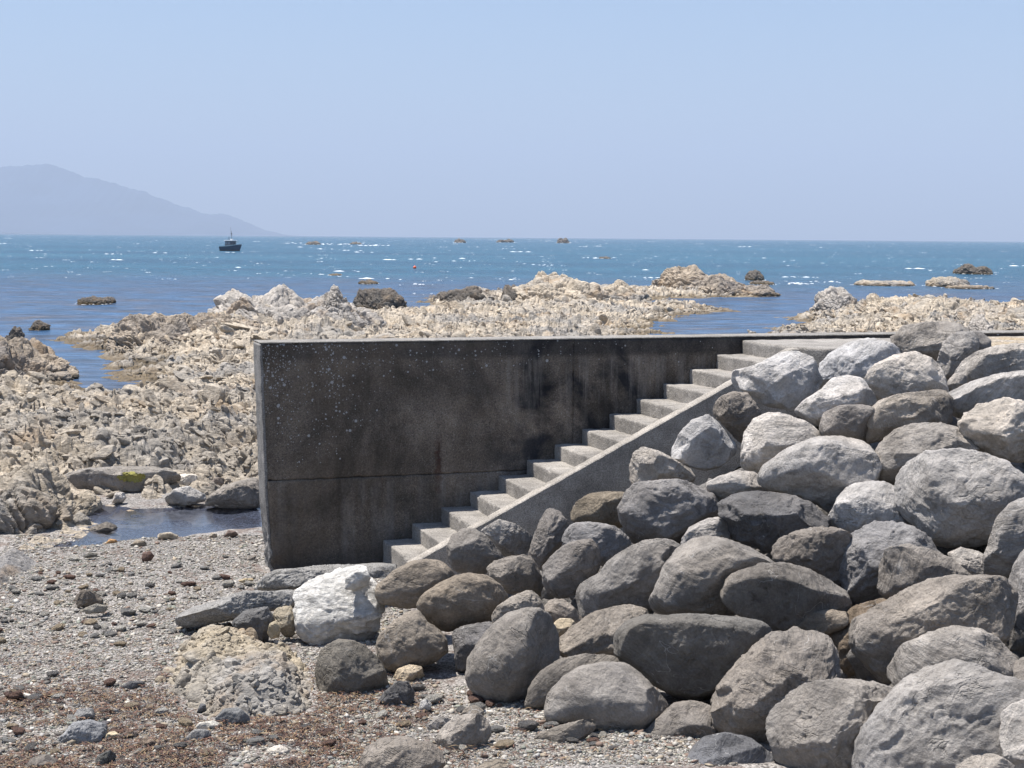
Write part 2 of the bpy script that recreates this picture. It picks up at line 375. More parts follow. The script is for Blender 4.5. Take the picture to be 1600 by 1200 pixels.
def sea_material(name, pool=False):
    b = NB(name); v = b.coord('Object'); geo = b.node('ShaderNodeNewGeometry'); P = geo.outputs['Position']; xyz = b.sep(P)
    if pool:
        c = b.mix(b.mr(b.noise(P, .9, 4), .4, .6), (.045, .075, .16), (.075, .105, .19))
        h = b.math('ADD', b.noise(b.mapping(P, (1, 1, 1)), 7, 4, .6), b.math('MULTIPLY', b.noise(P, 26, 3), .4))
        nr = b.bump(h, .010, .45); fr = b.node('ShaderNodeFresnel'); fr.inputs['IOR'].default_value = 1.33; b.link(nr, fr.inputs['Normal'])
        tr = b.node('ShaderNodeBsdfTransparent'); tr.inputs['Color'].default_value = (.48, .54, .68, 1); gl = b.node('ShaderNodeBsdfGlossy'); gl.inputs['Roughness'].default_value = .06; b.link(nr, gl.inputs['Normal'])
        ms = b.node('ShaderNodeMixShader'); b.link(fr.outputs[0], ms.inputs[0]); b.link(tr.outputs[0], ms.inputs[1]); b.link(gl.outputs[0], ms.inputs[2]); b.link(ms.outputs[0], b.out.inputs['Surface'])
        return b.m
    y = b.math('ADD', xyz[1], b.math('MULTIPLY', b.math('SUBTRACT', b.noise(b.mapping(P, (.012, .02, 1)), 1, 4, .6), .5), 110))
    near = b.mr(y, 115, 200, 1, 0, True)
    deep = b.mix(b.mr(b.noise(b.mapping(P, (.006, .022, 1)), 1, 5, .6), .38, .62), (.006, .052, .095), (.016, .084, .130))
    nearc = b.mix(b.mr(b.noise(b.mapping(P, (.10, .30, 1)), 1, 5, .65), .44, .60), (.030, .072, .140), (.040, .058, .095))
    nearc = b.mix(b.math('MULTIPLY', b.mr(b.noise(b.mapping(P, (.22, .45, 1)), 1, 6, .72), .54, .62), .8), nearc, (.085, .062, .045))
    c = b.mix(near, deep, nearc)
        # sun glitter painted into the colour, with small breaking crests and streaks
    sp1 = b.mr(b.noise(b.mapping(P, (.75, .28, 1)), 1.0, 5, .75), .655, .70)
    c = b.mix(b.math('MULTIPLY', sp1, b.mr(xyz[1], 60, 260, .25, .6)), c, (.45, .58, .68))
    wv = b.noise(b.mapping(P, (.5, 1.1, 1)), 1.0, 6, .65, .3); w2 = b.noise(b.mapping(P, (.05, .10, 1)), 1.0, 4, .6)
    c = b.scale(c, b.mr(wv, .36, .64, .42, 1.65)); c = b.scale(c, b.mr(b.noise(b.mapping(P, (1.1, 2.6, 1)), 1.0, 5, .7, .4), .36, .64, .62, 1.4))
    h = b.math('ADD', b.math('MULTIPLY', wv, .5), b.math('MULTIPLY', w2, 1.4)); h = b.math('ADD', h, b.math('MULTIPLY', b.noise(P, 5, 4, .6), .09))
    b.b.inputs['IOR'].default_value = 1.33
    bn = b.node('ShaderNodeBump'); bn.inputs['Strength'].default_value = 1.0; b.link(h, bn.inputs['Height']); b.link(b.mr(xyz[1], 50, 140, .10, .75), bn.inputs['Distance'])
    return b.done(c, .22, bn.outputs[0], .12)

ROCK = rock_material()
REEF = reef_material('reef_rock', (.54, .46, .355), (.37, .34, .30))
BROWNREEF = reef_material('brown_reef_rock', (.44, .365, .28), (.27, .24, .21), True, 1.0, .7)
PALE = reef_material('pale_reef_rock', (.50, .455, .40), (.40, .37, .335), True, 1.0, .45)
DARKREEF = reef_material('dark_reef_rock', (.20, .17, .14), (.13, .12, .105), True, 1.0, .6)
CONGL = reef_material('cream_conglomerate', (.47, .395, .285), (.36, .335, .30), False, 2.6, .25)
SLATE = reef_material('grey_layered_rock', (.34, .32, .30), (.24, .235, .23), False, 2.0, .3)
WALLM = concrete_material('stained_wall_concrete', (.125, .103, .082), True, .3)
STEPM = concrete_material('step_concrete', (.265, .245, .22), False, .5)
RISEM = concrete_material('stringer_concrete', (.33, .30, .262), False, .4)
COPEM = concrete_material('coping_concrete', (.235, .22, .20), False, .3)
ENDM = concrete_material('wall_end_concrete', (.20, .19, .178), False, .6)
FOOTM = concrete_material('rough_footing_concrete', (.23, .22, .205), False, .15)
TINT = attr_material('pebble_stone'); WEED = attr_material('dried_seaweed', .7, .3, 90)
SEA = sea_material('sea_water'); POOL = sea_material('pool_water', True)
def ground_mat():
    b = NB('beach_grit'); v = b.coord(); geo = b.node('ShaderNodeNewGeometry'); P = geo.outputs['Position']
    n1 = b.noise(P, .8, 5, .6); n2 = b.noise(P, 14, 6, .7); vo = b.node('ShaderNodeTexVoronoi'); b.link(P, vo.inputs[0]); vo.inputs['Scale'].default_value = 55
    c = b.mix(b.mr(n1, .4, .6), (.21, .195, .18), (.26, .24, .22)); g = b.sep(vo.outputs['Color'])[0]
    c = b.scale(c, b.mr(g, 0, 1, .45, 1.65)); c = b.scale(c, b.mr(n2, .3, .7, .7, 1.3))
    c = b.mix(b.math('MULTIPLY', b.mr(b.noise(P, 2.2, 6, .7), .52, .62), .6), c, (.12, .075, .055))
    h = b.math('ADD', b.math('MULTIPLY', vo.outputs['Distance'], -.6), n2)
    return b.done(c, .95, b.bump(h, .02, 1), .15)
GRIT = ground_mat()
def gravel_mat():
    b = NB('path_gravel'); geo = b.node('ShaderNodeNewGeometry'); P = geo.outputs['Position']
    vo = b.node('ShaderNodeTexVoronoi'); b.link(P, vo.inputs[0]); vo.inputs['Scale'].default_value = 40
    c = b.mix(b.mr(b.noise(P, .9, 5, .6), .42, .58), (.34, .32, .30), (.34, .27, .18)); c = b.scale(c, b.mr(b.sep(vo.outputs['Color'])[0], 0, 1, .55, 1.5))
    return b.done(c, .95, b.bump(vo.outputs['Distance'], .02, 1), .15)
GRAVEL = gravel_mat()

# ---------------------------------------------------------------- sea, pool, sky air, mountains
def plane_xy(name, x0, x1, y0, y1, z, mat, nx=2, ny=2):
    gx, gy = np.meshgrid(np.linspace(x0, x1, nx), np.linspace(y0, y1, ny), indexing='ij')
    idx = np.arange(nx * ny).reshape(nx, ny)
    q = np.stack([idx[:-1, :-1], idx[1:, :-1], idx[1:, 1:], idx[:-1, 1:]], -1).reshape(-1, 4)
    return mk(name, np.stack([gx.ravel(), gy.ravel(), np.full(gx.size, z)], 1), q, mat)
tag(plane_xy('sea', -27500, 27500, 24, 27500, 0.0, SEA), kind='structure')
tag(plane_xy('seabed', -400, 400, 24, 900, -1.6, plain('seabed_sand', (.10, .09, .08))), kind='structure')

def mountains():
    prof = np.array([(-700, 300), (-500, 285), (-350, 262), (-200, 270), (-60, 262), (0, 259), (38, 256), (75, 253), (100, 261), (130, 274), (165, 279), (198, 291), (215, 296), (250, 308), (280, 319), (305, 329), (330, 334), (350, 332), (372, 341), (400, 356), (425, 364), (450, 367.5)], float)
    D = 15500.0; nx, ny = 420, 60
    X = np.linspace(-700, 450, nx); py = np.interp(X, prof[:, 0], prof[:, 1]); jp = np.stack([X / 26, X * 0, X * 0], 1); py = py + np.clip((366 - py) / 40, 0, 1) * (3.2 * pn(jp, 801) + 2.2 * pn(jp * 2.7, 802) + 1.2 * pn(jp * 7, 803))
    crest = atY(X, py, D)
    yy = np.linspace(-1, 1, ny)
    V = np.zeros((nx, ny, 3)); V[:, :, 0] = crest[:, None, 0]; V[:, :, 1] = D + yy[None] * 2200
    n = ridged(np.stack([V[:, :, 0].ravel() / 1400, V[:, :, 1].ravel() / 1800, np.zeros(nx * ny)], 1), 5, 5).reshape(nx, ny)
    Hc = np.maximum(crest[:, 2], 0)[:, None]
    t = 1 - np.abs(yy)[None]; V[:, :, 2] = Hc * (t ** 1.1) * (1 - (1 - t) * .55 * (1 - n)) + (n - .5) * 40 * (t < .97) * (Hc > 30) - 2
    # foreland spur in front of the range
    idx = np.arange(nx * ny).reshape(nx, ny); q = np.stack([idx[:-1, :-1], idx[1:, :-1], idx[1:, 1:], idx[:-1, 1:]], -1).reshape(-1, 4)
    V[:, :, 2] = np.maximum(V[:, :, 2], -1.2)
    return mk('mountains', V.reshape(-1, 3), q, plain('mountain_haze_blue', (.03, .055, .10), .95, .1, .3, .002))  # blue of the distance haze is put into the base colour
tag(mountains(), kind='structure')
def haze():
    b = bmesh.new(); bmesh.ops.create_cube(b, size=1.0)
    for v in b.verts: v.co = Vector((v.co.x * 56000, v.co.y * 56000, -3.0 if v.co.z < 0 else 1500.0))
    m = bpy.data.materials.new('sea_air'); m.use_nodes = True; t = m.node_tree; t.nodes.clear()
    p = t.nodes.new('ShaderNodeVolumePrincipled'); p.inputs['Color'].default_value = (.66, .79, 1.0, 1); p.inputs['Density'].default_value = 1.15e-4
    p.inputs['Anisotropy'].default_value = 0.0
    o = t.nodes.new('ShaderNodeOutputMaterial'); t.links.new(p.outputs[0], o.inputs['Volume'])
    return bmo('haze', b, m)
tag(haze(), kind='stuff')

# ---------------------------------------------------------------- the concrete wall and the stairs
ZT = 3.02
def wall_warp(V):
    V = V.copy(); t = np.clip((ZT - V[:, 2]) / 2.6, 0, 1)
    near = np.clip(1 - V[:, 0] / 1.0, 0, 1)
    V[:, 0] += .085 * t * near
    # worn foot of the end face
    wear = np.clip(1 - (V[:, 2] - .35) / .9, 0, 1) * near ** 3
    V[:, 0] += wear * .05 * (1 + fbm(V * 7, 3, 77)); V[:, 1] -= wear * .04 * (1 + fbm(V * 8, 3, 78)) * (V[:, 1] > -.2)
    return V
wall = empty('concrete_wall', (float(WALL_A[0]), float(WALL_A[1]), .3))
tag(wall, 'tall dark stained concrete sea wall beside the stairs, spotted with pale lichen', 'wall')
def wpart(name, lo, hi, res, mat, par, **kw):
    V, Q = rbox(lo, hi, res, **kw); c = np.array(par.location[:]) if par else np.zeros(3)
    return mk(name, V - c, Q, mat, par)
wpart('lower_lift', (0.02, -.43, .15), (6.3, .012, 1.4995), .025, WALLM, wall, r=.003, amp=.008, chip=.03, seed=3, warp=wall_warp)
wpart('upper_lift', (0.02, -.425, 1.50), (3.663, 0, ZT - .004), .025, WALLM, wall, r=.004, amp=.007, chip=.03, seed=4, warp=wall_warp)
wpart('upper_lift', (3.665, -.425, 1.50), (11.6, .003, ZT - .004), .03, WALLM, wall, r=.004, amp=.006, chip=.02, seed=5)
wpart('coping', (0.0, -.435, ZT - .002), (11.6, .006, ZT + .014), .04, COPEM, wall, r=.004, amp=.004, seed=6)
wpart('end_face', (-.012, -.43, .2), (.028, -.004, ZT - .006), .02, ENDM, wall, r=.010, amp=.007, chip=.02, seed=8, warp=wall_warp)

stairs = empty('staircase', (float(WALL_A[0] + WD[0] * 1.4 + WN[0] * .6), float(WALL_A[1] + WD[1] * 1.4 + WN[1] * .6), .5))
tag(stairs, 'straight flight of pale concrete steps rising beside the dark wall', 'stairs')
S0, TR, RI = 1.372, 0.3430, 0.170
for i in range(14):
    z = 2.985 - RI * (13 - i); s0 = S0 + TR * i
    n1 = 1.205 if i > 0 else 1.235
    if i < 13: wpart('step', (s0, .004, z - RI - .12 if i else .35), (s0 + TR + .10, n1, z), .022, STEPM, stairs, r=.006, amp=.007, chip=.10 if i < 4 else .04, seed=20 + i)
def landing_warp(V):
    V = V.copy(); t = np.clip((V[:, 1] - 1.2) / .5, 0, 1); V[:, 0] += t * .30 * np.clip(1 - (V[:, 0] - 5.83) / .8, 0, 1); return V
wpart('landing', (S0 + TR * 13, .004, 2.10), (7.9, 1.62, 2.985), .035, STEPM, stairs, r=.012, amp=.004, chip=.015, seed=40, warp=landing_warp)
def stringer():
    s = np.linspace(1.33, 5.86, 150); zt = .775 + RI / TR * (s - S0) + .012; zt = np.minimum(zt, 2.972)
    zb = zt - 1.0; n = np.array([1.21, 1.37])
    ring = []
    prof = [(0, 0, .014), (0, .014, 0), (1, -.014, 0), (1, 0, .014)]
    V = []; 
    for k, ss in enumerate(s):
        row = [(ss, n[0], zb[k]), (ss, n[0], zt[k] - .25), (ss, n[0], zt[k] - .012), (ss, n[0] + .012, zt[k]), (ss, n[0] + .08, zt[k] + .001), (ss, n[1] - .012, zt[k]), (ss, n[1], zt[k] - .012), (ss, n[1], zt[k] - .13), (ss, n[1], zt[k] - .26), (ss, n[1], zt[k] - .4), (ss, n[1] + .0, zt[k] - .55), (ss, n[1], zb[k])]
        V += row
    V = np.array(V, float); nr = 12
    nz = fbm(V * 7, 3, 50); V[:, 1] += nz * .004; V[:, 2] += fbm(V * 12 + 4, 3, 51) * .004
    Q = []
    for k in range(len(s) - 1):
        for j in range(nr):
            a = k * nr + j; b_ = k * nr + (j + 1) % nr; Q.append((a, b_, b_ + nr, a + nr))
    W = np.zeros_like(V); W[:, 0] = WALL_A[0] + V[:, 0] * WD[0] + V[:, 1] * WN[0]; W[:, 1] = WALL_A[1] + V[:, 0] * WD[1] + V[:, 1] * WN[1]; W[:, 2] = V[:, 2]
    c = np.array(stairs.location[:]); W = W - c
    # end cap
    cap = np.arange(nr); cen = W[:nr].mean(0)[None]; W = np.concatenate([W, cen]); ci = len(W) - 1
    T = [(Q_[0], Q_[1], Q_[2]) for Q_ in Q] + [(Q_[0], Q_[2], Q_[3]) for Q_ in Q] + [(ci, int((j + 1) % nr), int(j)) for j in range(nr)]
    return mk('stringer', W, T, RISEM, stairs, smooth=False)
stringer()

# ---------------------------------------------------------------- beach ground
TOE = [(-1.35, 30.0), (-1.35, 12.9), (1.25, 11.1), (2.7, 7.6), (3.2, 2.0)]
TOEP = TOE + [(40, 2), (40, 30)]
def pile_h(x, y):
    """top surface of the boulder slope (centres of the boulders)"""
    d = poly_sd(x, y, TOEP)
    return .62 + .40 * np.clip(d, 0, 20)
POOLP = [tuple(onz(np.float64(a), np.float64(b), .40)[:2]) for a, b in ((55, 862), (150, 857), (250, 846), (330, 838), (400, 829), (560, 826), (560, 775), (400, 790), (330, 783), (230, 790), (120, 776), (108, 800), (102, 828), (70, 842))]
def beach_h(x, y):
    P = np.stack([x * .5, y * .5, np.zeros_like(x)], 1)
    h = .50 + .10 * np.clip((15 - y) / 5, -0.5, 1) + .05 * fbm(P, 3, 61)
    h = h + .012 * fbm(P * 14, 3, 64)
    d = poly_sd(x, y, POOLP)
    d = d + .16 * pn(P * 4, 62) + .10 * pn(P * 9, 63)
    h = .43 + (h - .43) * sstep(-d, 0, 1.8) - .20 * sstep(d, -.10, 1.3)
    return h
def grid(x0, x1, y0, y1, st):
    xs = np.arange(x0, x1 + st, st); ys = np.arange(y0, y1 + st, st); gx, gy = np.meshgrid(xs, ys, indexing='ij')
    idx = np.arange(gx.size).reshape(gx.shape); q = np.stack([idx[:-1, :-1], idx[1:, :-1], idx[1:, 1:], idx[:-1, 1:]], -1).reshape(-1, 4)
    return gx.ravel(), gy.ravel(), q
gx, gy, q = grid(-9, 4.5, 5, 24.6, .045)
tag(mk('beach', np.stack([gx, gy, beach_h(gx, gy)], 1), q, GRIT), kind='structure')
tag(plane_xy('pool_water', -8.5, -1.2, 17.0, 25.0, .40, POOL), kind='structure')
# slope of broken stone under the boulders
gx, gy, q = grid(-2.0, 12.0, 4.0, 21.5, .07)
s_, n_ = sn(gx, gy); hz = pile_h(gx, gy) - .74
hz = np.minimum(hz, 2.90)
P = np.stack([gx, gy, hz], 1)
hz = hz + (np.clip(ridged(P * 2.1, 4, 66), 0, 1) - .6) * .22 * (hz < 2.85)
ok = ~((n_ < 1.42) & (s_ < 6.2)) & (n_ > .01)
keep = ok[q].all(1) & (hz[q].max(1) > .35)
q = q[keep]; Vs = [np.stack([gx, gy, hz], 1)]; Fs = [np.concatenate([q[:, :3], q[:, [0, 2, 3]]])]; o = len(gx)
for (n, a, b, lv, lift, out) in ((5000, .05, .14, 3, .0, 0), (1500, .12, .24, 3, .08, 0), (420, .32, .58, 5, .42, 1)):
    x = RNG.uniform(-1.2, 9, n); y = RNG.uniform(6, 19, n); s_, n_ = sn(x, y); sz = a * (b / a) ** RNG.random(n)
    z = np.minimum(pile_h(x, y) - .74, 2.75 - sz) + lift
    ok = (poly_sd(x, y, TOEP) > .5) & (n_ > 1.5 + sz) & (n_ < 14)
    ok &= (x / y > .375 + sz / y) if out else (x / y < .42)
    ok &= ~((z > 2.3) & (n_ < 1.8))
    p, f = chunks(np.stack([x, y, z], 1)[ok], sz[ok], lv, 700 + n, el=(1.3, 1.0, .8), spread=1.2, cutr=(.6, .92), ncut=9); Vs.append(p); Fs.append(f + o); o += len(p)
sl = tag(mk('slope_rubble', np.concatenate(Vs), np.concatenate(Fs), ROCK), kind='stuff'); sl.color = (.19, .18, .17, 1)
# gravel strip between landing and wall
V = []; 
gs, gn, q = grid(7.88, 11.6, .006, 2.6, .05)
zz = 2.985 + .012 * fbm(np.stack([gs, gn, gs * 0], 1) * 3, 3, 70)
W = np.stack([WALL_A[0] + gs * WD[0] + gn * WN[0], WALL_A[1] + gs * WD[1] + gn * WN[1], zz], 1)
tag(mk('gravel_path', W, q, GRAVEL), kind='structure')

# ---------------------------------------------------------------- reef terrain
def pxpoly(pts, z): return [tuple(onz(np.float64(a), np.float64(b), z)[:2]) for a, b in pts]
LAND_A = pxpoly([(-400, 566), (0, 580), (60, 592), (110, 612), (165, 616), (220, 604), (222, 572), (195, 552), (150, 534), (112, 524), (140, 516), (230, 509), (330, 503), (450, 498), (560, 490), (640, 486), (700, 482), (780, 483), (860, 478), (960, 477), (1010, 476), (1090, 476), (1130, 480), (1100, 485), (1040, 487), (1035, 497), (1020, 503), (995, 508), (1010, 517), (985, 522), (975, 540), (960, 600)], .12) \
    + [(-.2, 24), (-2.2, 23)] + pxpoly([(375, 778), (330, 780), (230, 787), (120, 774), (100, 798), (90, 826), (50, 842), (38, 862), (-20, 880), (-400, 900)], .42)
LAND_B = pxpoly([(675, 470), (700, 461), (780, 459), (900, 453), (1050, 450), (1150, 451), (1205, 456), (1195, 461), (1120, 462), (1020, 464), (950, 471), (900, 482), (700, 484)], .1)
LAND_C = pxpoly([(1190, 524), (1250, 508), (1300, 502), (1265, 500), (1245, 493), (1280, 487), (1330, 483), (1350, 471), (1400, 468), (1500, 470), (1580, 481), (1800, 484), (1800, 600), (1190, 600)], .12)
# outcrops: name key, centre px x, distance, top px y, half width px, half depth m, sharpness, material, label
OUT = [
 ('a', 8, 46, 528, 98, 2.6, 3, 3, 'broad cream rock hump left of the blue tidal inlet'),
 ('b', 245, 59, 489, 74, 3.2, 3, 3, 'jagged dark-sided rock ridge reaching left into the water beyond the inlet'),
 ('b2', 340, 61, 491, 80, 3.4, 3, 3, None),
 ('c', 420, 69, 446, 100, 4.5, 2.4, 1, 'tall pale grey rock outcrop standing above the reef left of centre'),
 ('c2', 515, 68, 462, 85, 4.0, 2.4, 1, None),
 ('d', 522, 67, 447, 26, 1.7, 2.2, 1, 'white upright fin of rock leaning beside the tall pale outcrop'),
 ('e', 593, 94, 450, 40, 3.2, 3.5, 2, 'dark blocky rock in the water right of the white fin'),
 ('f', 733, 101, 447, 48, 3.5, 3, 2, 'low brown rock at the left end of the far ridge'),
 ('g', 800, 98, 445, 20, 2.6, 3, 2, 'small dark rounded rock on the far ridge, just left of its pale crest'),
 ('h', 872, 100, 425, 75, 6.0, 2.4, 0, 'long cream rock crest in the middle of the far reef'),
 ('h2', 955, 104, 437, 60, 5.0, 3, 0, None),
 ('i', 1066, 124, 414, 42, 4.0, 2.6, 3, 'highest brown peak at the right end of the far reef'),
 ('i2', 1110, 123, 428, 62, 5.0, 3, 0, None),
 ('i3', 1170, 121, 444, 46, 3.5, 3, 0, None),
 ('j', 1306, 93, 448, 33, 2.2, 4, 1, 'pale knobbly boulder-shaped rock at the edge of the right tidal pool'),
 ('k', 1400, 80, 459, 75, 7.0, 2.2, 0, 'cream spiky rock mass behind the upper boulders on the right'),
 ('k2', 1478, 84, 463, 62, 6.0, 3, 0, None),
 ('k3', 1560, 80, 478, 62, 6.0, 3, 0, None),
 ('l', 1534, 58, 492, 26, 1.6, 3, 1, 'small pale grey knobbly rock above the kerb at the right'),
 ('m', 38, 21.2, 722, 108, 1.7, 2.5, 0, 'grey and cream layered rock rising from the left edge of the pool'),
 ('n', 1382, 150, 437, 46, 3.0, 4, 0, 'flat low islet in the water left of the pair on the right'),
 ('o', 1482, 148, 432, 30, 3.0, 3, 0, 'pale humped islet in front of the farthest dark islet on the right'),
 ('oa', 1515, 142, 445, 36, 2.0, 4, 3, 'low brown shelf of rock at the foot of the pale humped islet'),
 ('p', 1522, 205, 412, 27, 4.0, 3, 2, 'brown islet farthest out on the right'),
 ('q', 1179, 165, 421, 13, 2.5, 3, 2, 'small dark pointed rock in the water off the right end of the far reef'),
 ('qa', 1190, 150, 438, 18, 2.0, 4, 2, 'flat dark weedy rock just below the small pointed one, off the far reef'),
 ('r', 150, 97, 462, 27, 2.0, 3, 2, 'lone black rock in the water at the far left'),
 ('s', 62, 70, 500, 15, .6, 3, 2, 'low brown weedy rock in the shallows near the left edge'),
 ('t', 24, 60, 510, 14, .5, 3, 2, 'lowest weedy rock at the left edge of the shallows'),
 ('u', 576, 142, 436, 14, 2.0, 3, 2, 'small dark rock offshore above the dark blocky rock'),
 ('v', 524, 172, 427, 10, 2.0, 3, 2, 'small dark rock awash offshore above the white fin'),
 ('w', 661, 118, 466, 13, 1.6, 3, 2, 'tiny dark rock offshore left of the far ridge'),
 ('x', 945, 330, 400.5, 9, 3.0, 3, 2, 'orange-brown rock with white surf beyond the far ridge'),
 ('y', 1592, 92, 468, 26, 2.5, 3, 2, 'dark rock cut by the right edge of the photo'),
 ('z', 1000, 176, 428, 1, .5, 3, 2, None),
 ('f1', 490, 760, 376.5, 11, 5, 3, 2, 'far rock with surf just right of the fishing boat'),
 ('f2', 556, 830, 377.5, 9, 5, 3, 2, 'far rock with surf, second to the right of the fishing boat'),
 ('f3', 719, 1150, 372.5, 9, 6, 3, 2, 'far rock near the horizon above the middle of the wall, leftmost of three'),
 ('f4', 790, 1300, 373, 14, 6, 3, 2, 'far low rocks near the horizon, middle of three'),
 ('f5', 880, 1250, 371.5, 10, 6, 3, 2, 'far rock near the horizon, rightmost of three'),
]
def bump_h(x, y):
    """gentle swell of the reef under the near outcrops"""
    hb = np.zeros_like(x)
    for key, cx, D, ty, hw, hd, pw, mt, lab in OUT:
        if D > 120 or hw < 40: continue
        c = atY(np.float64(cx), np.float64(ty), D); w = hw * D / F * 1.0
        r = np.sqrt(((x - c[0]) / w) ** 2 + ((y - D) / (hd * 1.3)) ** 2); hb = np.maximum(hb, c[2] * .28 * np.clip(1 - r ** 2, 0, 1))
    return hb
def reef_sd(x, y):
    P = np.stack([x, y, x * 0], 1); wob = .9 * pn(P * .35, 101) + .5 * pn(P * 1.1, 102) + .25 * pn(P * 3, 103)
    return np.maximum(np.maximum(poly_sd(x, y, LAND_A), poly_sd(x, y, LAND_B)), poly_sd(x, y, LAND_C)) + wob * np.clip(y / 60, .15, 1.3)
def reef_base(x, y, sd):
    P = np.stack([x, y, x * 0], 1); off = .34 * sstep(y, 34, 25)
    base = np.where(sd > 0, .08 + .30 * sstep(sd, 0, 3.5) * (1 + .5 * pn(P * .16, 104)), -.45 * sstep(-sd, 0, 2.5) + .08)
    base = base + off + np.where(sd > 0, 1, 0) * .30 * sstep(sd, 1, 7) * (pn(P * .12, 105) + .35)
    return base + np.where(sd > 0, 1, 0) * bump_h(x, y) * sstep(sd, 0, 1.5)
def reef_h(x, y):
    z0 = np.zeros_like(x); P = np.stack([x, y, z0], 1); sd = reef_sd(x, y); base = reef_base(x, y, sd); rough = sstep(sd, -.9, .5)
    a = math.radians(38); u = x * math.cos(a) + y * math.sin(a); v = -x * math.sin(a) + y * math.cos(a); wv = pn(P * .5, 107)
    f1, f2, hid = cells(np.stack([u * .9, v * 1.6 + wv], 1), 5)
    r1 = ridged(np.stack([u * .4 + wv, v * .9 + wv, z0], 1), 3, 110)
    return base + rough * ((r1 - .55) * .50 + (hid - .5) * .22) + rough * (.10 * fbm(P * 2.6, 4, 120, .6) - .10 * np.exp(-(pn(P * .9, 125) / .06) ** 2))
def reef_grid(y0, y1, step, a0, a1, na):
    nr = int(math.log(y1 / y0) / step) + 1
    Y = y0 * np.exp(np.arange(nr) * step); A = np.linspace(a0, a1, na)
    gy, ga = np.meshgrid(Y, A, indexing='ij'); x = (ga * gy).ravel(); y = gy.ravel()
    P = np.stack([x, y, reef_h(x, y)], 1)
    idx = np.arange(nr * na).reshape(nr, na)
    q = np.stack([idx[:-1, :-1], idx[:-1, 1:], idx[1:, 1:], idx[1:, :-1]], -1).reshape(-1, 4)
    keep = P[:, 2][q].max(1) > -.3
    u, inv = np.unique(q[keep], return_inverse=True); q = inv.reshape(-1, 4)
    return P[u], np.concatenate([q[:, [0, 1, 2]], q[:, [0, 2, 3]]])
def reef_all():
    V = []; Q = []; o = 0; rg = np.random.default_rng(21)
    def add(p, f):
        nonlocal o
        V.append(p); Q.append(f + o); o += len(p)
    for args in ((16.8, 60, .0035, -.40, .10, 620), (60, 142, .0032, -.40, .40, 900), (36, 60, .0045, .10, .40, 260)): add(*reef_grid(*args))
    # broken plates and blocks that cover the reef: (count, y range, x/y range, size in photo pixels)
    for (n, y0, y1, a0, a1, s0, s1, lv, sdm) in ((500, 20, 60, -.37, .0, 12, 24, 4, 1), (6500, 17.2, 62, -.37, .0, 5, 12, 3, 2), (34000, 17.2, 62, -.37, .0, 2.2, 6.5, 2, 3),
            (350, 58, 130, -.37, .37, 6, 12, 3, 4), (5500, 55, 130, -.37, .37, 2.5, 6.5, 3, 5), (15000, 55, 130, -.37, .37, 1.4, 3.6, 2, 6), (1500, 40, 75, .10, .40, 4, 9, 3, 7), (6000, 40, 75, .10, .40, 1.8, 4.5, 2, 8)):
        y = 1 / (1 / y0 + rg.random(n) * (1 / y1 - 1 / y0)); x = rg.uniform(a0, a1, n) * y; sd = reef_sd(x, y); P = np.stack([x, y, x * 0], 1)
        patch = pn(P * .5, 140) + .6 * pn(P * 1.6, 141); s = s0 * (s1 / s0) ** (rg.random(n) ** 1.6) * y / F * (1 + .35 * patch)
        ok = (sd > np.where(s * F / y < 5, -.25, s * .8)) & (rg.random(n) < np.clip(.45 + sd / 1.5, 0, 1))
        x, y, s = x[ok], y[ok], s[ok]; z = reef_h(x, y) + s * rg.uniform(-.60, -.02, len(x))
        p, f = chunks(np.stack([x, y, z], 1), s, lv, 900 + sdm, el=(1.5, .95, .62), spread=.5, cutr=(.5, .9), ncut=8); add(p, f)
    tag(mk('reef', np.concatenate(V), np.concatenate(Q), REEF, smooth=False), kind='structure')
reef_all()
MATS = [REEF, PALE, DARKREEF, BROWNREEF]
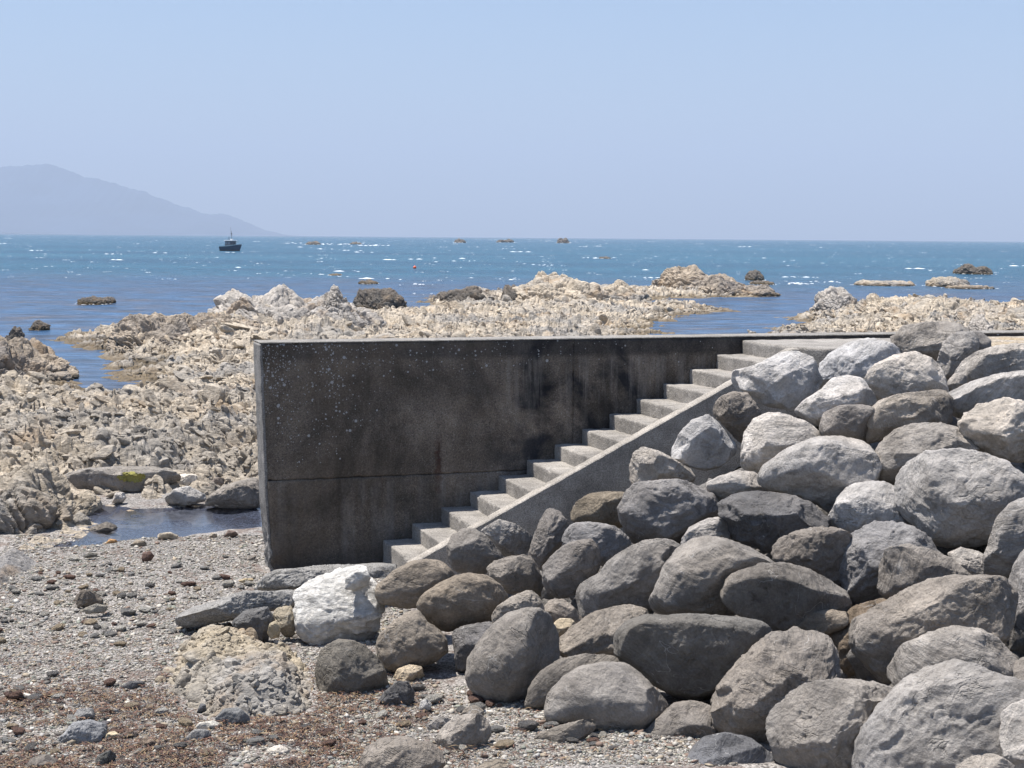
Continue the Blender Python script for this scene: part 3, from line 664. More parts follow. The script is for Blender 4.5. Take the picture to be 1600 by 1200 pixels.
def outcrop_lump(cx, D, ty, hw, hd, pw, seed):
    c = atY(np.float64(cx), np.float64(ty), D); w = hw * D / F; hgt = c[2] * 1.03; px = D / F
    lv = 7 if hw > 24 else 6 if hw > 12 else 5
    Dv, Fc = ico(lv); Dv = Dv.astype(float); keepv = Dv
    e = 2.0 / pw if pw > 2 else 1.0
    q = np.stack([np.sign(Dv[:, 0]) * np.abs(Dv[:, 0]) ** (.5 + .5 * e) * w, Dv[:, 1] * hd, Dv[:, 2] * hgt], 1)
    n = np.stack([Dv[:, 0] / w, Dv[:, 1] / hd, Dv[:, 2] / hgt], 1); n /= np.linalg.norm(n, axis=1)[:, None]
    # bedding frame, features sized from a few to some dozens of photo pixels
    ax = np.array([.74, -.30, -.60]); ax /= np.linalg.norm(ax); bx = np.cross(ax, [0, .2, 1]); bx /= np.linalg.norm(bx); dx = np.cross(ax, bx)
    fr = np.stack([q @ ax * .42, q @ bx, q @ dx], 1); o = seed * 3.7
    big = max(.9 * min(w, hgt * 1.6), px * 8)
    wp = np.stack([pn(q / (big * .5) + o + 7 * k, 150 + k) for k in range(3)], 1) * .35
    f1, f2, h1 = cells3(fr / (big * .42) + wp + o, seed); g1, g2, h2 = cells3(fr / (big * .17) + wp * 1.5 + o, seed + 1); 
    d = .30 * big * pn(q / (big * .9) + o, 160) + .18 * big * (h1 - .5) - .10 * big * np.exp(-((f2 - f1) / .13) ** 2)
    d += .085 * big * (h2 - .5) - .05 * big * np.exp(-((g2 - g1) / .16) ** 2) + .05 * big * (ridged(fr / (big * .12) + o, 3, 165) - .5)
    q = q + n * d[:, None] * (1 - .0 * Dv[:, 2])[:, None]
    q[:, 2] += .25 * hgt * pn(np.stack([q[:, 0] / (w * .45) + o, q[:, 1] / hd, q[:, 0] * 0], 1), 170) * np.clip(Dv[:, 2], 0, 1)
    top = q[:, 2].max(); q[:, 2] *= np.where(q[:, 2] > 0, hgt / top, 1.0)
    q[:, 2] = np.maximum(q[:, 2], -.35)
    f = Fc[(q[:, 2][Fc].max(1) > -.3)]; u, inv = np.unique(f, return_inverse=True)
    return q[u] + [c[0], D, 0], inv.reshape(-1, 3)
groups = {}
for k, e in enumerate(OUT):
    key = e[0] if (e[0][0] == 'f' and len(e[0]) > 1) else e[0].rstrip('0123456789'); groups.setdefault(key, []).append((k, e))
for key, es in groups.items():
    if es[0][1][8] is None: continue
    V = []; Q = []; o = 0
    for k, e in es:
        p, f = outcrop_lump(*e[1:7], 40 + k); V.append(p); Q.append(f + o); o += len(p)
    V = np.concatenate(V); c = np.array([V[:, 0].mean(), V[:, 1].mean(), 0.0]); e = es[0][1]
    tag(mk('rock_outcrop', V - c, np.concatenate(Q), MATS[e[7]], loc=tuple(c), smooth=False), e[8], 'rock', 'rock outcrops of the reef')

# ---------------------------------------------------------------- boulders
def T7(p): return [(880 + a / 2.2222, 500 + b / 2.2222) for a, b in p]
def T8(p): return [(880 + a / 2.2222, 800 + b / 2.2222) for a, b in p]
def T6(p): return [(440 + a / 2.8571, 780 + b / 2.8571) for a, b in p]
def T5(p): return [(a / 2.8571, 820 + b / 2.8571) for a, b in p]
def T3(p): return [(a / 3.0, 500 + b / 3.0) for a, b in p]
PALEC, MIDC, GREYC, WARM, DARKC = (.47, .45, .43), (.315, .296, .276), (.245, .229, .216), (.25, .223, .192), (.145, .137, .132)
def boulder(pts, col, label, name='boulder', cat='boulder', group='boulders of the sea defence pile', depth=None, ground=None, rough=1.0, cuts=13, push=0.0, thick=.9, shear=None, seed=None, mat=None, lvl=None, wdf=.012):
    pts = np.array(pts, float); c = (pts.max(0) + pts.min(0)) / 2
    # centroid weighted to area
    x, y = pts[:, 0], pts[:, 1]; x2, y2 = np.roll(x, -1), np.roll(y, -1); cr_ = x * y2 - x2 * y; A = cr_.sum() / 2
    c = .5 * c + .5 * np.array([((x + x2) * cr_).sum(), ((y + y2) * cr_).sum()]) / (6 * A)
    seed = seed if seed is not None else int(abs(c[0] * 13 + c[1] * 7)) % 9973
    rg = np.random.default_rng(seed)
    rpx = math.sqrt(abs(A) / PI)
    bot = pts[:, 1].max()
    if ground is not None:      # stands on level ground: bottom pixel touches it
        g = onz(c[0], bot - .18 * (bot - pts[:, 1].min()), ground); dist = g[1]
    elif depth is not None: dist = depth
    else:
        Y = np.linspace(8.0, 21, 400); d = rays(c[0], c[1]); X = d[0] / d[1] * Y; Z = H + d[2] / d[1] * Y
        S = np.minimum(pile_h(X, Y), 2.95); k = int(np.argmax(S > Z)) or 399; dist = Y[k]
    dist += push
    d = rays(c[0], c[1]); d /= np.linalg.norm(d); C0 = atY(c[0], c[1], dist); mpp = np.linalg.norm(C0 - [0, 0, H]) / F
    f_ = d; r_ = np.cross(f_, [0, 0, 1]); r_ /= np.linalg.norm(r_); u_ = np.cross(r_, f_)
    # keep clear of the stringer
    s_, n_ = sn(C0[0], C0[1])
    # polar outline
    dx, dy = (pts[:, 0] - c[0]) + ROLL * (pts[:, 1] - c[1]) * 0, -(pts[:, 1] - c[1])
    rs, us = dx * cr - dy * sr * 0, dy
    ang = np.arctan2(us, rs); rad = np.hypot(rs, us); o = np.argsort(ang); ang, rad = ang[o], rad[o]
    aa = np.linspace(-PI, PI, 361)[:-1]
    # interpolate straight edges between vertices, then soften
    ex = np.concatenate([rad * np.cos(ang), [rad[0] * math.cos(ang[0])]]); ey = np.concatenate([rad * np.sin(ang), [rad[0] * math.sin(ang[0])]])
    fx = []; fy = []
    for k in range(len(ex) - 1):
        t = np.linspace(0, 1, 24, endpoint=False); fx.append(ex[k] + (ex[k + 1] - ex[k]) * t); fy.append(ey[k] + (ey[k + 1] - ey[k]) * t)
    fx = np.concatenate(fx); fy = np.concatenate(fy); fa = np.arctan2(fy, fx); fr = np.hypot(fx, fy); oo = np.argsort(fa)
    rho = np.interp(aa, fa[oo], fr[oo], period=2 * PI)
    kern = np.exp(-(np.arange(-12, 13) / 2.8) ** 2); kern /= kern.sum(); rho = np.convolve(np.concatenate([rho[-12:], rho, rho[:12]]), kern, 'valid')
    rho = rho * mpp * 1.035
    lv = lvl or (7 if rpx > 78 else 6 if rpx > 24 else 5 if rpx > 9 else 4)
    D, Fc = ico(lv)
    ph = np.arctan2(D[:, 1], D[:, 0]); l = np.hypot(D[:, 0], D[:, 1]); rr = np.interp(ph, aa, rho, period=2 * PI)
    R = rho.mean(); q = np.stack([rr * l * np.cos(ph), rr * l * np.sin(ph), R * thick * D[:, 2]], 1)
    # boxier section
    q[:, :2] *= (1 + .42 * (D[:, 2] ** 2) * (l ** 1.0))[:, None]
    q[:, 2] += (rg.uniform(.12, .40) if shear is None else shear) * q[:, 1] * thick
    off = rg.uniform(-50, 50, 3)
    # plane cuts give broad facets (axes: right, up, toward the camera)
    ang_ = seed % 5 < 3 and cuts > 6
    for k in range(cuts + (9 if ang_ else 0)):
        nv = rg.normal(size=3); nv[2] = abs(nv[2]) * (1 if k % 4 else -1) + .25; nv /= np.linalg.norm(nv)
        pr = q @ nv; lim = pr.max() * (rg.uniform(.62, .88) if ang_ else rg.uniform(.70, .93)); wd = R * wdf * (.55 if ang_ else 1)
        ov = wd * np.log1p(np.exp(np.clip((pr - lim) / wd, -30, 30))); q -= np.outer(ov * .86, nv)
    # unit-space noise
    qn = q / R; nrm = D
    disp = .070 * fbm(qn * 1.0 + off, 2, 200) + .020 * fbm(qn * 3.0 + off, 3, 210) * rough
    bed = rg.normal(size=3); bed /= np.linalg.norm(bed); hb = (qn @ bed)
    w_ = fbm(qn * 1.6 + off, 2, 220)
    st = ridged(np.stack([hb * 5 + w_ * 1.3, w_ * 1.2 + off[0], qn[:, 0] * .8], 1), 3, 225); disp += (st - .55) * .024 * rough
    g = np.abs(fbm(qn * np.array([1.5, 1.5, 1.5]) + off[::-1], 3, 230)); disp -= .022 * np.exp(-(g / .018) ** 2) * rough * sstep(pn(qn * 1.3 + off, 231), .0, .2)
    chipn = fbm(qn * 7.0 + off, 4, 240, .6); disp += .013 * chipn * rough
    pits = np.clip(pn(qn * 5.5 + off, 250) - .32, 0, 1); disp -= .06 * pits * rough * (pn(qn * 1.7 + off, 251) > .05)
    q = q + nrm * (disp * R)[:, None]
    # bring the outline back to the traced one after cutting
    for _ in range(2):
        pa = np.arctan2(q[:, 1], q[:, 0]); pr_ = np.hypot(q[:, 0], q[:, 1]); nb = 60; bi = ((pa + PI) / (2 * PI) * nb).astype(int) % nb
        mx = np.zeros(nb); np.maximum.at(mx, bi, pr_); bc = (np.arange(nb) + .5) / nb * 2 * PI - PI
        mx = np.where(mx < R * .1, R, mx); rt = np.interp(bc, aa, rho, period=2 * PI) / mx
        kk = np.array([1, 2, 3, 2, 1]) / 9.0; rt = np.convolve(np.concatenate([rt[-2:], rt, rt[:2]]), kk, 'valid'); rt = np.clip(rt, .8, 1.5)
        f_s = np.interp(pa, bc, rt, period=2 * PI); wgt = sstep(pr_ / np.interp(pa, bc, mx, period=2 * PI), .0, .9); q[:, :2] *= (1 + .7 * (f_s - 1) * wgt)[:, None]
    W = q[:, :1] * r_ + q[:, 1:2] * u_ - q[:, 2:3] * f_
    zmin = W[:, 2].min()
    org = C0 + np.array([0, 0, zmin * .9]); W = W - [0, 0, zmin * .9]
    o = mk(name, W, Fc, mat or ROCK, loc=tuple(org))
    k = rg.uniform(.92, 1.08); w_b = rg.uniform(-.03, .06); o.color = (col[0] * k * (1 + w_b), col[1] * k, col[2] * k * (1 - 1.4 * w_b), 1)
    tag(o, label, cat, group)
    return o

def mixc(a, b, t): return tuple(x * (1 - t) + y * t for x, y in zip(a, b))
B = [
 # upper right, pale boulders
 (T7([(588,180),(690,150),(760,110),(820,105),(860,130),(892,180),(895,230),(850,285),(790,310),(720,300),(660,280),(605,250),(590,210)]), PALEC, 'big pale grey boulder overlapping the top steps of the stairs', dict(depth=16.3)),
 (T7([(885,190),(900,140),(950,100),(1010,70),(1060,62),(1110,75),(1150,90),(1165,120),(1150,190),(1000,260),(905,250),(890,220)]), PALEC, 'pale rounded boulder just right of the stair landing', dict(depth=16.6)),
 (T7([(1138,60),(1190,20),(1260,8),(1340,5),(1400,20),(1415,60),(1370,120),(1310,150),(1250,130),(1170,115),(1145,90)]), MIDC, 'grey flat-topped boulder with a black shaded underside, highest on the pile', dict(depth=17.6)),
 (T7([(1303,140),(1320,80),(1350,50),(1405,38),(1435,55),(1440,100),(1410,150),(1375,180),(1340,220),(1310,190)]), MIDC, 'angular boulder split into a pale face and a dark broken face near the kerb', dict(depth=16.7, cuts=16)),
 (T7([(1400,42),(1450,42),(1483,70),(1482,100),(1450,118),(1400,110)]), GREYC, 'small dark boulder tucked behind the split angular boulder', dict(depth=17.5)),
 (T7([(1378,165),(1430,120),(1500,95),(1580,82),(1640,85),(1720,110),(1720,200),(1600,210),(1480,225),(1400,225),(1380,195)]), PALEC, 'low white-grey boulder at the right edge just below the gravel', dict(depth=16.0)),
 (T7([(1335,215),(1360,185),(1395,190),(1400,215),(1360,250),(1338,238)]), PALEC, 'little pale stone wedged under the split angular boulder', dict(depth=15.9)),
 (T7([(1325,310),(1340,260),(1400,225),(1500,195),(1600,175),(1740,190),(1760,270),(1600,300),(1500,310),(1400,340),(1370,368),(1335,345)]), mixc(PALEC, MIDC, .3), 'long grooved boulder running off the right edge below the white-grey one', dict(depth=15.0)),
 (T7([(1048,210),(1080,160),(1150,125),(1210,110),(1260,125),(1300,160),(1332,240),(1300,270),(1180,290),(1110,290),(1080,265),(1052,235)]), PALEC, 'bluish pale boulder in the centre of the upper pile', dict(depth=15.7)),
 (T7([(800,322),(840,280),(900,240),(930,205),(980,192),(1030,200),(1062,240),(1085,280),(1075,310),(1000,330),(920,355),(890,365),(840,345)]), PALEC, 'pale wedge boulder sloping down left below the stair landing', dict(depth=15.5)),
 (T7([(893,372),(910,322),(960,300),(1030,293),(1080,305),(1075,360),(1060,430),(1000,415),(920,412),(895,398)]), GREYC, 'dark block under the pale wedge boulder', dict(depth=15.0)),
 (T7([(1056,345),(1090,290),(1150,265),(1230,250),(1320,238),(1345,262),(1340,310),(1350,355),(1250,385),(1160,395),(1110,425),(1075,458),(1056,400)]), MIDC, 'brown-grey layered boulder right of the dark block', dict(depth=14.9)),
 (T7([(1378,385),(1400,330),(1450,300),(1530,275),(1600,285),(1680,300),(1720,400),(1640,475),(1580,492),(1520,485),(1450,455),(1408,425)]), PALEC, 'craggy pale boulder with broken edges at the right edge', dict(depth=14.2, rough=1.6, cuts=14)),
 (T7([(521,312),(540,270),(590,248),(640,255),(662,285),(687,320),(672,360),(645,405),(620,432),(590,402),(545,352),(524,337)]), GREYC, 'small dark boulder leaning on the stringer halfway up the stairs', dict(depth=16.0, rough=1.4)),
 (T7([(373,468),(400,400),(440,350),(500,326),(530,348),(602,430),(602,458),(540,512),(490,524),(420,502),(380,484)]), PALEC, 'pale pyramid-shaped boulder beside the stringer', dict(depth=15.9, cuts=14)),
 (T7([(231,500),(245,460),(280,441),(330,455),(400,490),(455,525),(460,562),(420,580),(350,570),(280,585),(240,585),(231,545)]), mixc(PALEC, MIDC, .35), 'cream-grey boulder tapering right, against the middle of the stringer', dict(depth=15.8)),
 (T7([(620,480),(630,400),(660,345),(710,323),(780,330),(860,360),(903,400),(895,430),(800,480),(700,545),(640,535),(623,512)]), PALEC, 'round smooth pale boulder between the pyramid boulder and the large oval one', dict(depth=15.2)),
 (T7([(680,552),(700,510),(780,450),(880,410),(960,401),(1030,415),(1080,460),(1090,510),(1085,570),(1010,600),(960,650),(930,672),(880,637),(780,607),(720,602),(690,582)]), mixc(PALEC, MIDC, .4), 'large oval grey boulder in the middle of the pile', dict(depth=14.5, cuts=6)),
 (T7([(1085,480),(1110,420),(1160,380),(1230,362),(1320,359),(1380,378),(1425,430),(1440,475),(1340,490),(1240,530),(1200,570),(1165,583),(1120,567),(1088,542)]), MIDC, 'grey boulder behind the biggest pale boulder on the right', dict(depth=14.3)),
 (T7([(1158,622),(1170,560),(1210,500),(1270,468),(1370,458),(1450,468),(1520,490),(1585,540),(1605,600),(1602,645),(1565,690),(1520,745),(1430,775),(1340,783),(1280,772),(1240,724),(1170,672)]), mixc(PALEC, MIDC, .5), 'biggest boulder of the right side, grey and pitted, with a dark hollow under it', dict(depth=13.5, cuts=7)),
 (T7([(925,692),(960,620),(990,580),(1050,562),(1110,564),(1170,588),(1185,640),(1210,710),(1120,750),(1000,760),(960,735)]), PALEC, 'pale smooth boulder half behind the biggest boulder', dict(depth=14.0)),
 (T7([(488,577),(540,545),(600,525),(660,526),(700,560),(720,610),(640,640),(560,650),(520,620)]), mixc(PALEC, MIDC, .5), 'mid-grey boulder between the dark cracked boulder and the large oval one', dict(depth=15.0)),
 (T7([(196,642),(215,592),(250,566),(330,560),(400,555),(450,570),(520,600),(542,650),(535,695),(490,720),(440,750),(400,775),(330,765),(240,785),(215,722),(198,692)]), GREYC, 'dark cracked boulder with black patches below the end of the stringer wall', dict(depth=14.9, rough=1.6)),
 (T7([(26,682),(45,630),(90,605),(150,595),(232,597),(235,660),(215,718),(190,722),(110,716),(30,704)]), (.215, .19, .155), 'tan brown boulder against the foot of the stringer', dict(depth=15.7)),
 (T7([(535,652),(570,610),(640,598),(700,598),(780,605),(860,630),(905,670),(945,720),(880,760),(780,790),(722,808),(640,785),(590,775),(572,712),(545,692)]), DARKC, 'blackish streaked boulder in the middle of the pile', dict(depth=14.1, rough=1.8, cuts=12)),
 (T7([(408,772),(440,720),(500,690),(550,684),(583,700),(588,765),(520,790),(480,795),(420,792)]), mixc(PALEC, MIDC, .5), 'small pale egg-shaped boulder left of the blackish streaked one', dict(depth=14.3)),
 # lower right
 (T8([(723,152),(745,105),(800,75),(880,53),(950,53),(1005,85),(1010,140),(1000,210),(970,255),(900,235),(820,205),(740,190)]), mixc(GREYC, DARKC, .4), 'dark grey crinkled boulder left of the ribbed purple-grey one', dict(depth=13.3, rough=1.8)),
 (T8([(966,202),(975,130),(1000,88),(1060,50),(1130,36),(1200,43),(1260,80),(1305,145),(1280,220),(1180,290),(1060,325),(1018,328),(984,292)]), GREYC, 'purple-grey ribbed boulder with many fine cracks', dict(depth=13.1, rough=1.7)),
 (T8([(1103,242),(1110,170),(1140,125),(1200,116),(1280,133),(1350,163),(1418,215),(1410,250),(1300,280),(1220,305),(1150,312),(1103,302)]), mixc(GREYC, MIDC, .5), 'domed grey boulder resting on the purple-grey ribbed one', dict(depth=12.6)),
 (T8([(1333,152),(1380,127),(1440,138),(1482,165),(1485,225),(1410,235),(1370,205)]), PALEC, 'pale boulder deep in the hollow below the biggest boulder', dict(depth=13.0)),
 (T8([(1470,172),(1490,100),(1510,30),(1550,-20),(1600,-42),(1690,-40),(1720,80),(1640,150),(1590,210),(1560,235),(1530,248),(1490,228),(1470,202)]), MIDC, 'tall grey boulder at the right edge below the biggest boulder', dict(depth=12.6)),
 (T8([(1513,352),(1540,280),(1565,200),(1600,120),(1700,100),(1730,500),(1620,515),(1570,500),(1530,462),(1513,402)]), mixc(GREYC, WARM, .4), 'brownish boulder cut by the right edge of the photo, halfway down', dict(depth=11.9)),
 (T8([(40,282),(60,250),(130,210),(160,170),(230,120),(300,93),(350,88),(400,108),(415,140),(390,210),(350,290),(310,335),(240,345),(150,360),(90,385),(60,353),(43,312)]), mixc(WARM, MIDC, .4), 'long brown-grey boulder pointing up right, at the centre of the photo bottom half', dict(depth=13.7)),
 (T8([(300,347),(315,290),(345,210),(390,140),(440,100),(500,87),(570,95),(650,120),(722,155),(735,200),(680,270),(640,330),(575,360),(500,365),(420,368),(330,362)]), mixc(WARM, MIDC, .5), 'large warm grey rounded boulder above the big overhanging slab', dict(depth=13.1, cuts=6)),
 (T8([(556,302),(565,250),(600,220),(680,188),(760,180),(850,198),(930,235),(978,270),(990,320),(980,350),(900,375),(840,395),(790,415),(720,420),(690,395),(610,364),(568,332)]), mixc(WARM, DARKC, .3), 'dark brown oval boulder right of the large warm grey one', dict(depth=12.7, cuts=6)),
 (T8([(793,408),(830,365),(880,341),(940,338),(990,350),(1000,390),(900,430),(830,425)]), WARM, 'low brown wedge stone below the dark brown oval boulder', dict(depth=12.5)),
 (T8([(895,415),(950,370),(1030,325),(1100,303),(1165,300),(1150,370),(1100,430),(1090,500),(1120,560),(1115,600),(1050,615),(960,610),(905,580),(895,500)]), (.19, .155, .12), 'earthy brown crumbling rock deep between the boulders', dict(depth=12.5, rough=2.2, cuts=14)),
 (T8([(1003,442),(1030,390),(1080,350),(1180,290),(1260,245),(1340,227),(1430,218),(1500,224),(1548,265),(1540,340),(1520,420),(1480,470),(1340,480),(1250,520),(1180,580),(1150,604),(1100,572),(1060,532),(1018,502)]), mixc(MIDC, GREYC, .4), 'long mottled grey boulder arching above two others at the right', dict(depth=11.6, cuts=6, rough=1.4)),
 (T8([(1143,562),(1160,520),(1200,470),(1280,430),(1360,404),(1440,409),(1500,440),(1540,480),(1580,522),(1580,590),(1480,620),(1300,620),(1240,640),(1185,625),(1148,594)]), MIDC, 'grey boulder with pale spots tucked under the long mottled one', dict(depth=11.1, cuts=6)),
 (T8([(1533,582),(1560,540),(1600,508),(1700,500),(1720,620),(1600,640),(1545,615)]), GREYC, 'small grey boulder at the right edge above the bottom right corner', dict(depth=10.9)),
 (T8([(1038,900),(1060,800),(1110,720),(1180,630),(1250,580),(1330,549),(1420,558),(1520,588),(1620,610),(1700,660),(1690,800),(1640,950),(1540,1080),(1300,1130),(1120,1060),(1040,970)]), MIDC, 'huge grey creased boulder in the bottom right corner', dict(depth=10.2, cuts=6, rough=1.2)),
 (T8([(1523,742),(1540,700),(1600,663),(1700,648),(1740,800),(1720,970),(1600,980),(1550,880),(1528,802)]), PALEC, 'pale boulder cut by the lower right edge of the photo', dict(depth=9.6)),
 (T8([(1365,900),(1420,858),(1490,843),(1545,863),(1570,910),(1540,980),(1400,980)]), MIDC, 'small grey stone at the bottom edge in front of the huge creased boulder', dict(depth=9.3)),
 (T8([(713,742),(740,700),(800,640),(880,600),(980,586),(1080,588),(1150,608),(1182,640),(1150,720),(1110,800),(1080,900),(1000,980),(850,990),(770,905),(738,832),(722,782)]), mixc(MIDC, WARM, .35), 'broad brown-grey boulder left of the huge creased one', dict(depth=10.7, cuts=7, rough=1.2)),
 (T8([(522,702),(530,620),(580,560),(640,490),(700,440),(780,410),(860,408),(915,430),(950,500),(950,570),(900,640),(840,700),(790,790),(750,860),(660,825),(580,795),(527,762)]), mixc(GREYC, MIDC, .3), 'tall dark grey boulder leaning right of the big overhanging slab', dict(depth=11.4, cuts=8, rough=1.2)),
 (T8([(422,900),(440,840),(500,790),(560,773),(640,788),(720,838),(765,900),(745,980),(600,1010),(460,985)]), (.20, .205, .22), 'smooth bluish grey boulder at the bottom edge', dict(depth=10.8, rough=.6)),
 (T8([(246,827),(280,770),(330,720),(380,670),(440,656),(500,663),(530,690),(540,760),(500,810),(462,835),(400,853),(320,843)]), mixc(GREYC, MIDC, .4), 'grey boulder on the grit at the foot of the tall dark grey one', dict(depth=11.5)),
 (T8([(176,462),(190,410),(230,380),(300,367),(450,360),(600,360),(680,376),(728,415),(690,455),(640,510),(590,570),(545,618),(470,648),(400,642),(300,594),(230,544),(193,502)]), (.185, .175, .16), 'big smooth slab boulder overhanging a black hollow', dict(depth=12.2, cuts=4, rough=.8)),
 (T8([(-25,500),(-22,440),(30,400),(100,350),(200,323),(260,323),(305,345),(300,400),(250,470),(200,510),(80,520)]), mixc(WARM, MIDC, .4), 'brown-grey pitted boulder behind the left end of the big slab boulder', dict(depth=12.9, rough=1.3)),
 (T6([(1088,932),(1108,840),(1160,770),(1240,720),(1350,693),(1480,698),(1535,715),(1500,790),(1400,850),(1280,900),(1185,930),(1140,940)]), WARM, 'thin curved slab stone standing on edge left of the smooth front boulder', dict(depth=12.15, thick=.6, cuts=5)),
 (T6([(1178,962),(1200,870),(1260,800),(1340,755),(1430,738),(1530,733),(1610,790),(1720,900),(1740,985),(1670,1045),(1540,1055),(1420,1050),(1280,1014),(1200,1002)]), mixc(WARM, MIDC, .4), 'wide smooth brown-grey boulder on the grit below the big slab', dict(depth=11.7, cuts=5, rough=.8)),
 (T6([(1093,1082),(1130,1055),(1220,1018),(1330,984),(1402,984),(1414,1020),(1360,1062),(1280,1112),(1210,1142),(1140,1112)]), WARM, 'flat tilted stone lying on the grit in front of the smooth boulder', dict(ground=.56, thick=.5)),
 (T6([(826,792),(835,710),(880,640),(940,570),(1000,520),(1080,493),(1150,493),(1202,540),(1234,620),(1234,720),(1190,790),(1130,860),(1090,900),(1000,918),(900,903),(848,842)]), WARM, 'large smooth egg-shaped brown boulder at the front of the pile', dict(depth=12.5, cuts=5, rough=.8)),
 (T6([(938,522),(960,480),(1020,440),(1090,408),(1127,413),(1162,460),(1175,505),(1100,540),(1020,570),(950,570)]), MIDC, 'craggy grey stone behind the top of the egg-shaped boulder', dict(depth=13.3, rough=1.7, cuts=14)),
 (T6([(758,602),(800,570),(870,558),(942,552),(960,600),(920,680),(880,760),(820,780),(778,768),(773,680)]), DARKC, 'dark stone wedged left of the egg-shaped boulder', dict(depth=13.2, rough=1.2)),
 (T6([(428,642),(445,600),(500,550),(560,510),(612,498),(650,550),(705,588),(738,620),(738,682),(690,722),(620,745),(560,758),(500,768),(460,742),(433,692)]), WARM, 'round pitted brown boulder on the ground between the holed boulder and the egg-shaped one', dict(depth=13.2, rough=1.3, cuts=5)),
 (T6([(608,472),(625,430),(700,380),(780,343),(840,333),(920,343),(970,383),(1013,435),(980,490),(940,540),(860,562),(800,580),(740,589),(680,579),(628,532)]), WARM, 'large oval brown boulder above the round pitted one', dict(depth=13.6, cuts=5)),
 (T6([(416,432),(430,380),(500,320),(580,280),(650,268),(720,283),(765,320),(778,350),(720,400),(650,450),(600,482),(540,484),(470,469),(428,452)]), WARM, 'smooth oval brown boulder just right of the white rock', dict(depth=14.4, cuts=4, rough=.9)),
 (T6([(738,222),(760,165),(810,133),(860,133),(912,165),(960,218),(998,265),(950,300),(905,332),(840,340),(780,320),(748,282)]), mixc(WARM, DARKC, .3), 'rounded dark brown boulder at the foot of the stringer', dict(depth=15.0, cuts=6)),
 (T6([(883,142),(930,110),(980,90),(1042,110),(1112,150),(1124,180),(1104,232),(1062,258),(1012,266),(955,225),(905,175)]), MIDC, 'grey boulder with a black notch, leaning on the low end of the stringer', dict(depth=15.4, cuts=14)),
 (T6([(913,312),(940,280),(1000,260),(1080,248),(1122,263),(1153,320),(1171,380),(1155,435),(1100,432),(1020,422),(968,394),(922,347)]), mixc(WARM, DARKC, .3), 'dark brown boulder between the dark rounded one and the upright grey ones', dict(depth=14.5, cuts=8)),
 (T6([(1096,252),(1120,180),(1150,100),(1180,48),(1212,38),(1252,68),(1284,110),(1275,155),(1250,200),(1225,245),(1195,290),(1160,324),(1118,268)]), GREYC, 'tall upright boulder standing by the stringer', dict(depth=15.1, rough=1.4)),
 (T6([(1166,302),(1200,260),(1260,208),(1320,183),(1380,178),(1414,220),(1422,290),(1405,335),(1350,390),(1292,434),(1240,442),(1190,418),(1168,372)]), GREYC, 'upright egg-shaped grey boulder with a hollow, right of the dark brown one', dict(depth=14.2, cuts=6)),
 (T6([(1248,182),(1270,130),(1310,103),(1400,106),(1480,118),(1532,150),(1570,200),(1540,250),(1450,300),(1400,290),(1320,250)]), GREYC, 'dark grey block under the tan brown boulder', dict(depth=14.7, rough=1.3)),
 (T6([(1166,492),(1200,450),(1260,448),(1312,490),(1354,545),(1340,585),(1260,570),(1210,550),(1180,520)]), (.30, .27, .24), 'beige stone sunk in the gap above the pitted boulder', dict(depth=13.6)),
 (T6([(1208,562),(1240,533),(1290,533),(1328,565),(1292,594),(1240,614),(1222,592)]), (.52, .44, .32), 'small cream stone in the gap right of the egg-shaped boulder', dict(depth=13.3)),
 (T6([(153,772),(165,700),(210,655),(260,631),(320,638),(370,663),(432,720),(463,780),(468,842),(422,903),(350,938),(280,943),(218,918),(173,862)]), (.185, .175, .158), 'round greenish grey boulder with a hole in its face, leftmost of the pile', dict(depth=12.75, cuts=5, rough=1.1)),
]
for pts, col, lab, kw in B: boulder(pts, col, lab, **kw)

WHITE = reef_material('white_limestone', (.76, .73, .67), (.68, .65, .60), False, 1.6, .15)
wr = boulder(T6([(38,422),(110,370),(200,330),(290,300),(345,318),(400,352),(433,372),(457,450),(452,520),(442,590),(402,647),(330,643),(260,632),(200,652),(120,657),(70,622),(43,542),(60,480)]), (.8, .8, .8),
    'large bright white broken rock in front of the stair foot', 'white_rock', 'rock', None, depth=14.35, rough=1.4, shear=-.35, cuts=44, mat=WHITE, thick=.8, wdf=.012)
kb = boulder(T6([(285,350),(300,310),(340,292),(380,303),(396,350),(385,385),(330,408),(285,400)]), (.8, .8, .8), None, 'knob', None, None, depth=14.25, rough=1.0, cuts=18, mat=WHITE, thick=.8, wdf=.012)
del_keys = [k for k in kb.keys()]
for k in del_keys: del kb[k]
kb.location = Vector(kb.location) - Vector(wr.location); kb.parent = wr

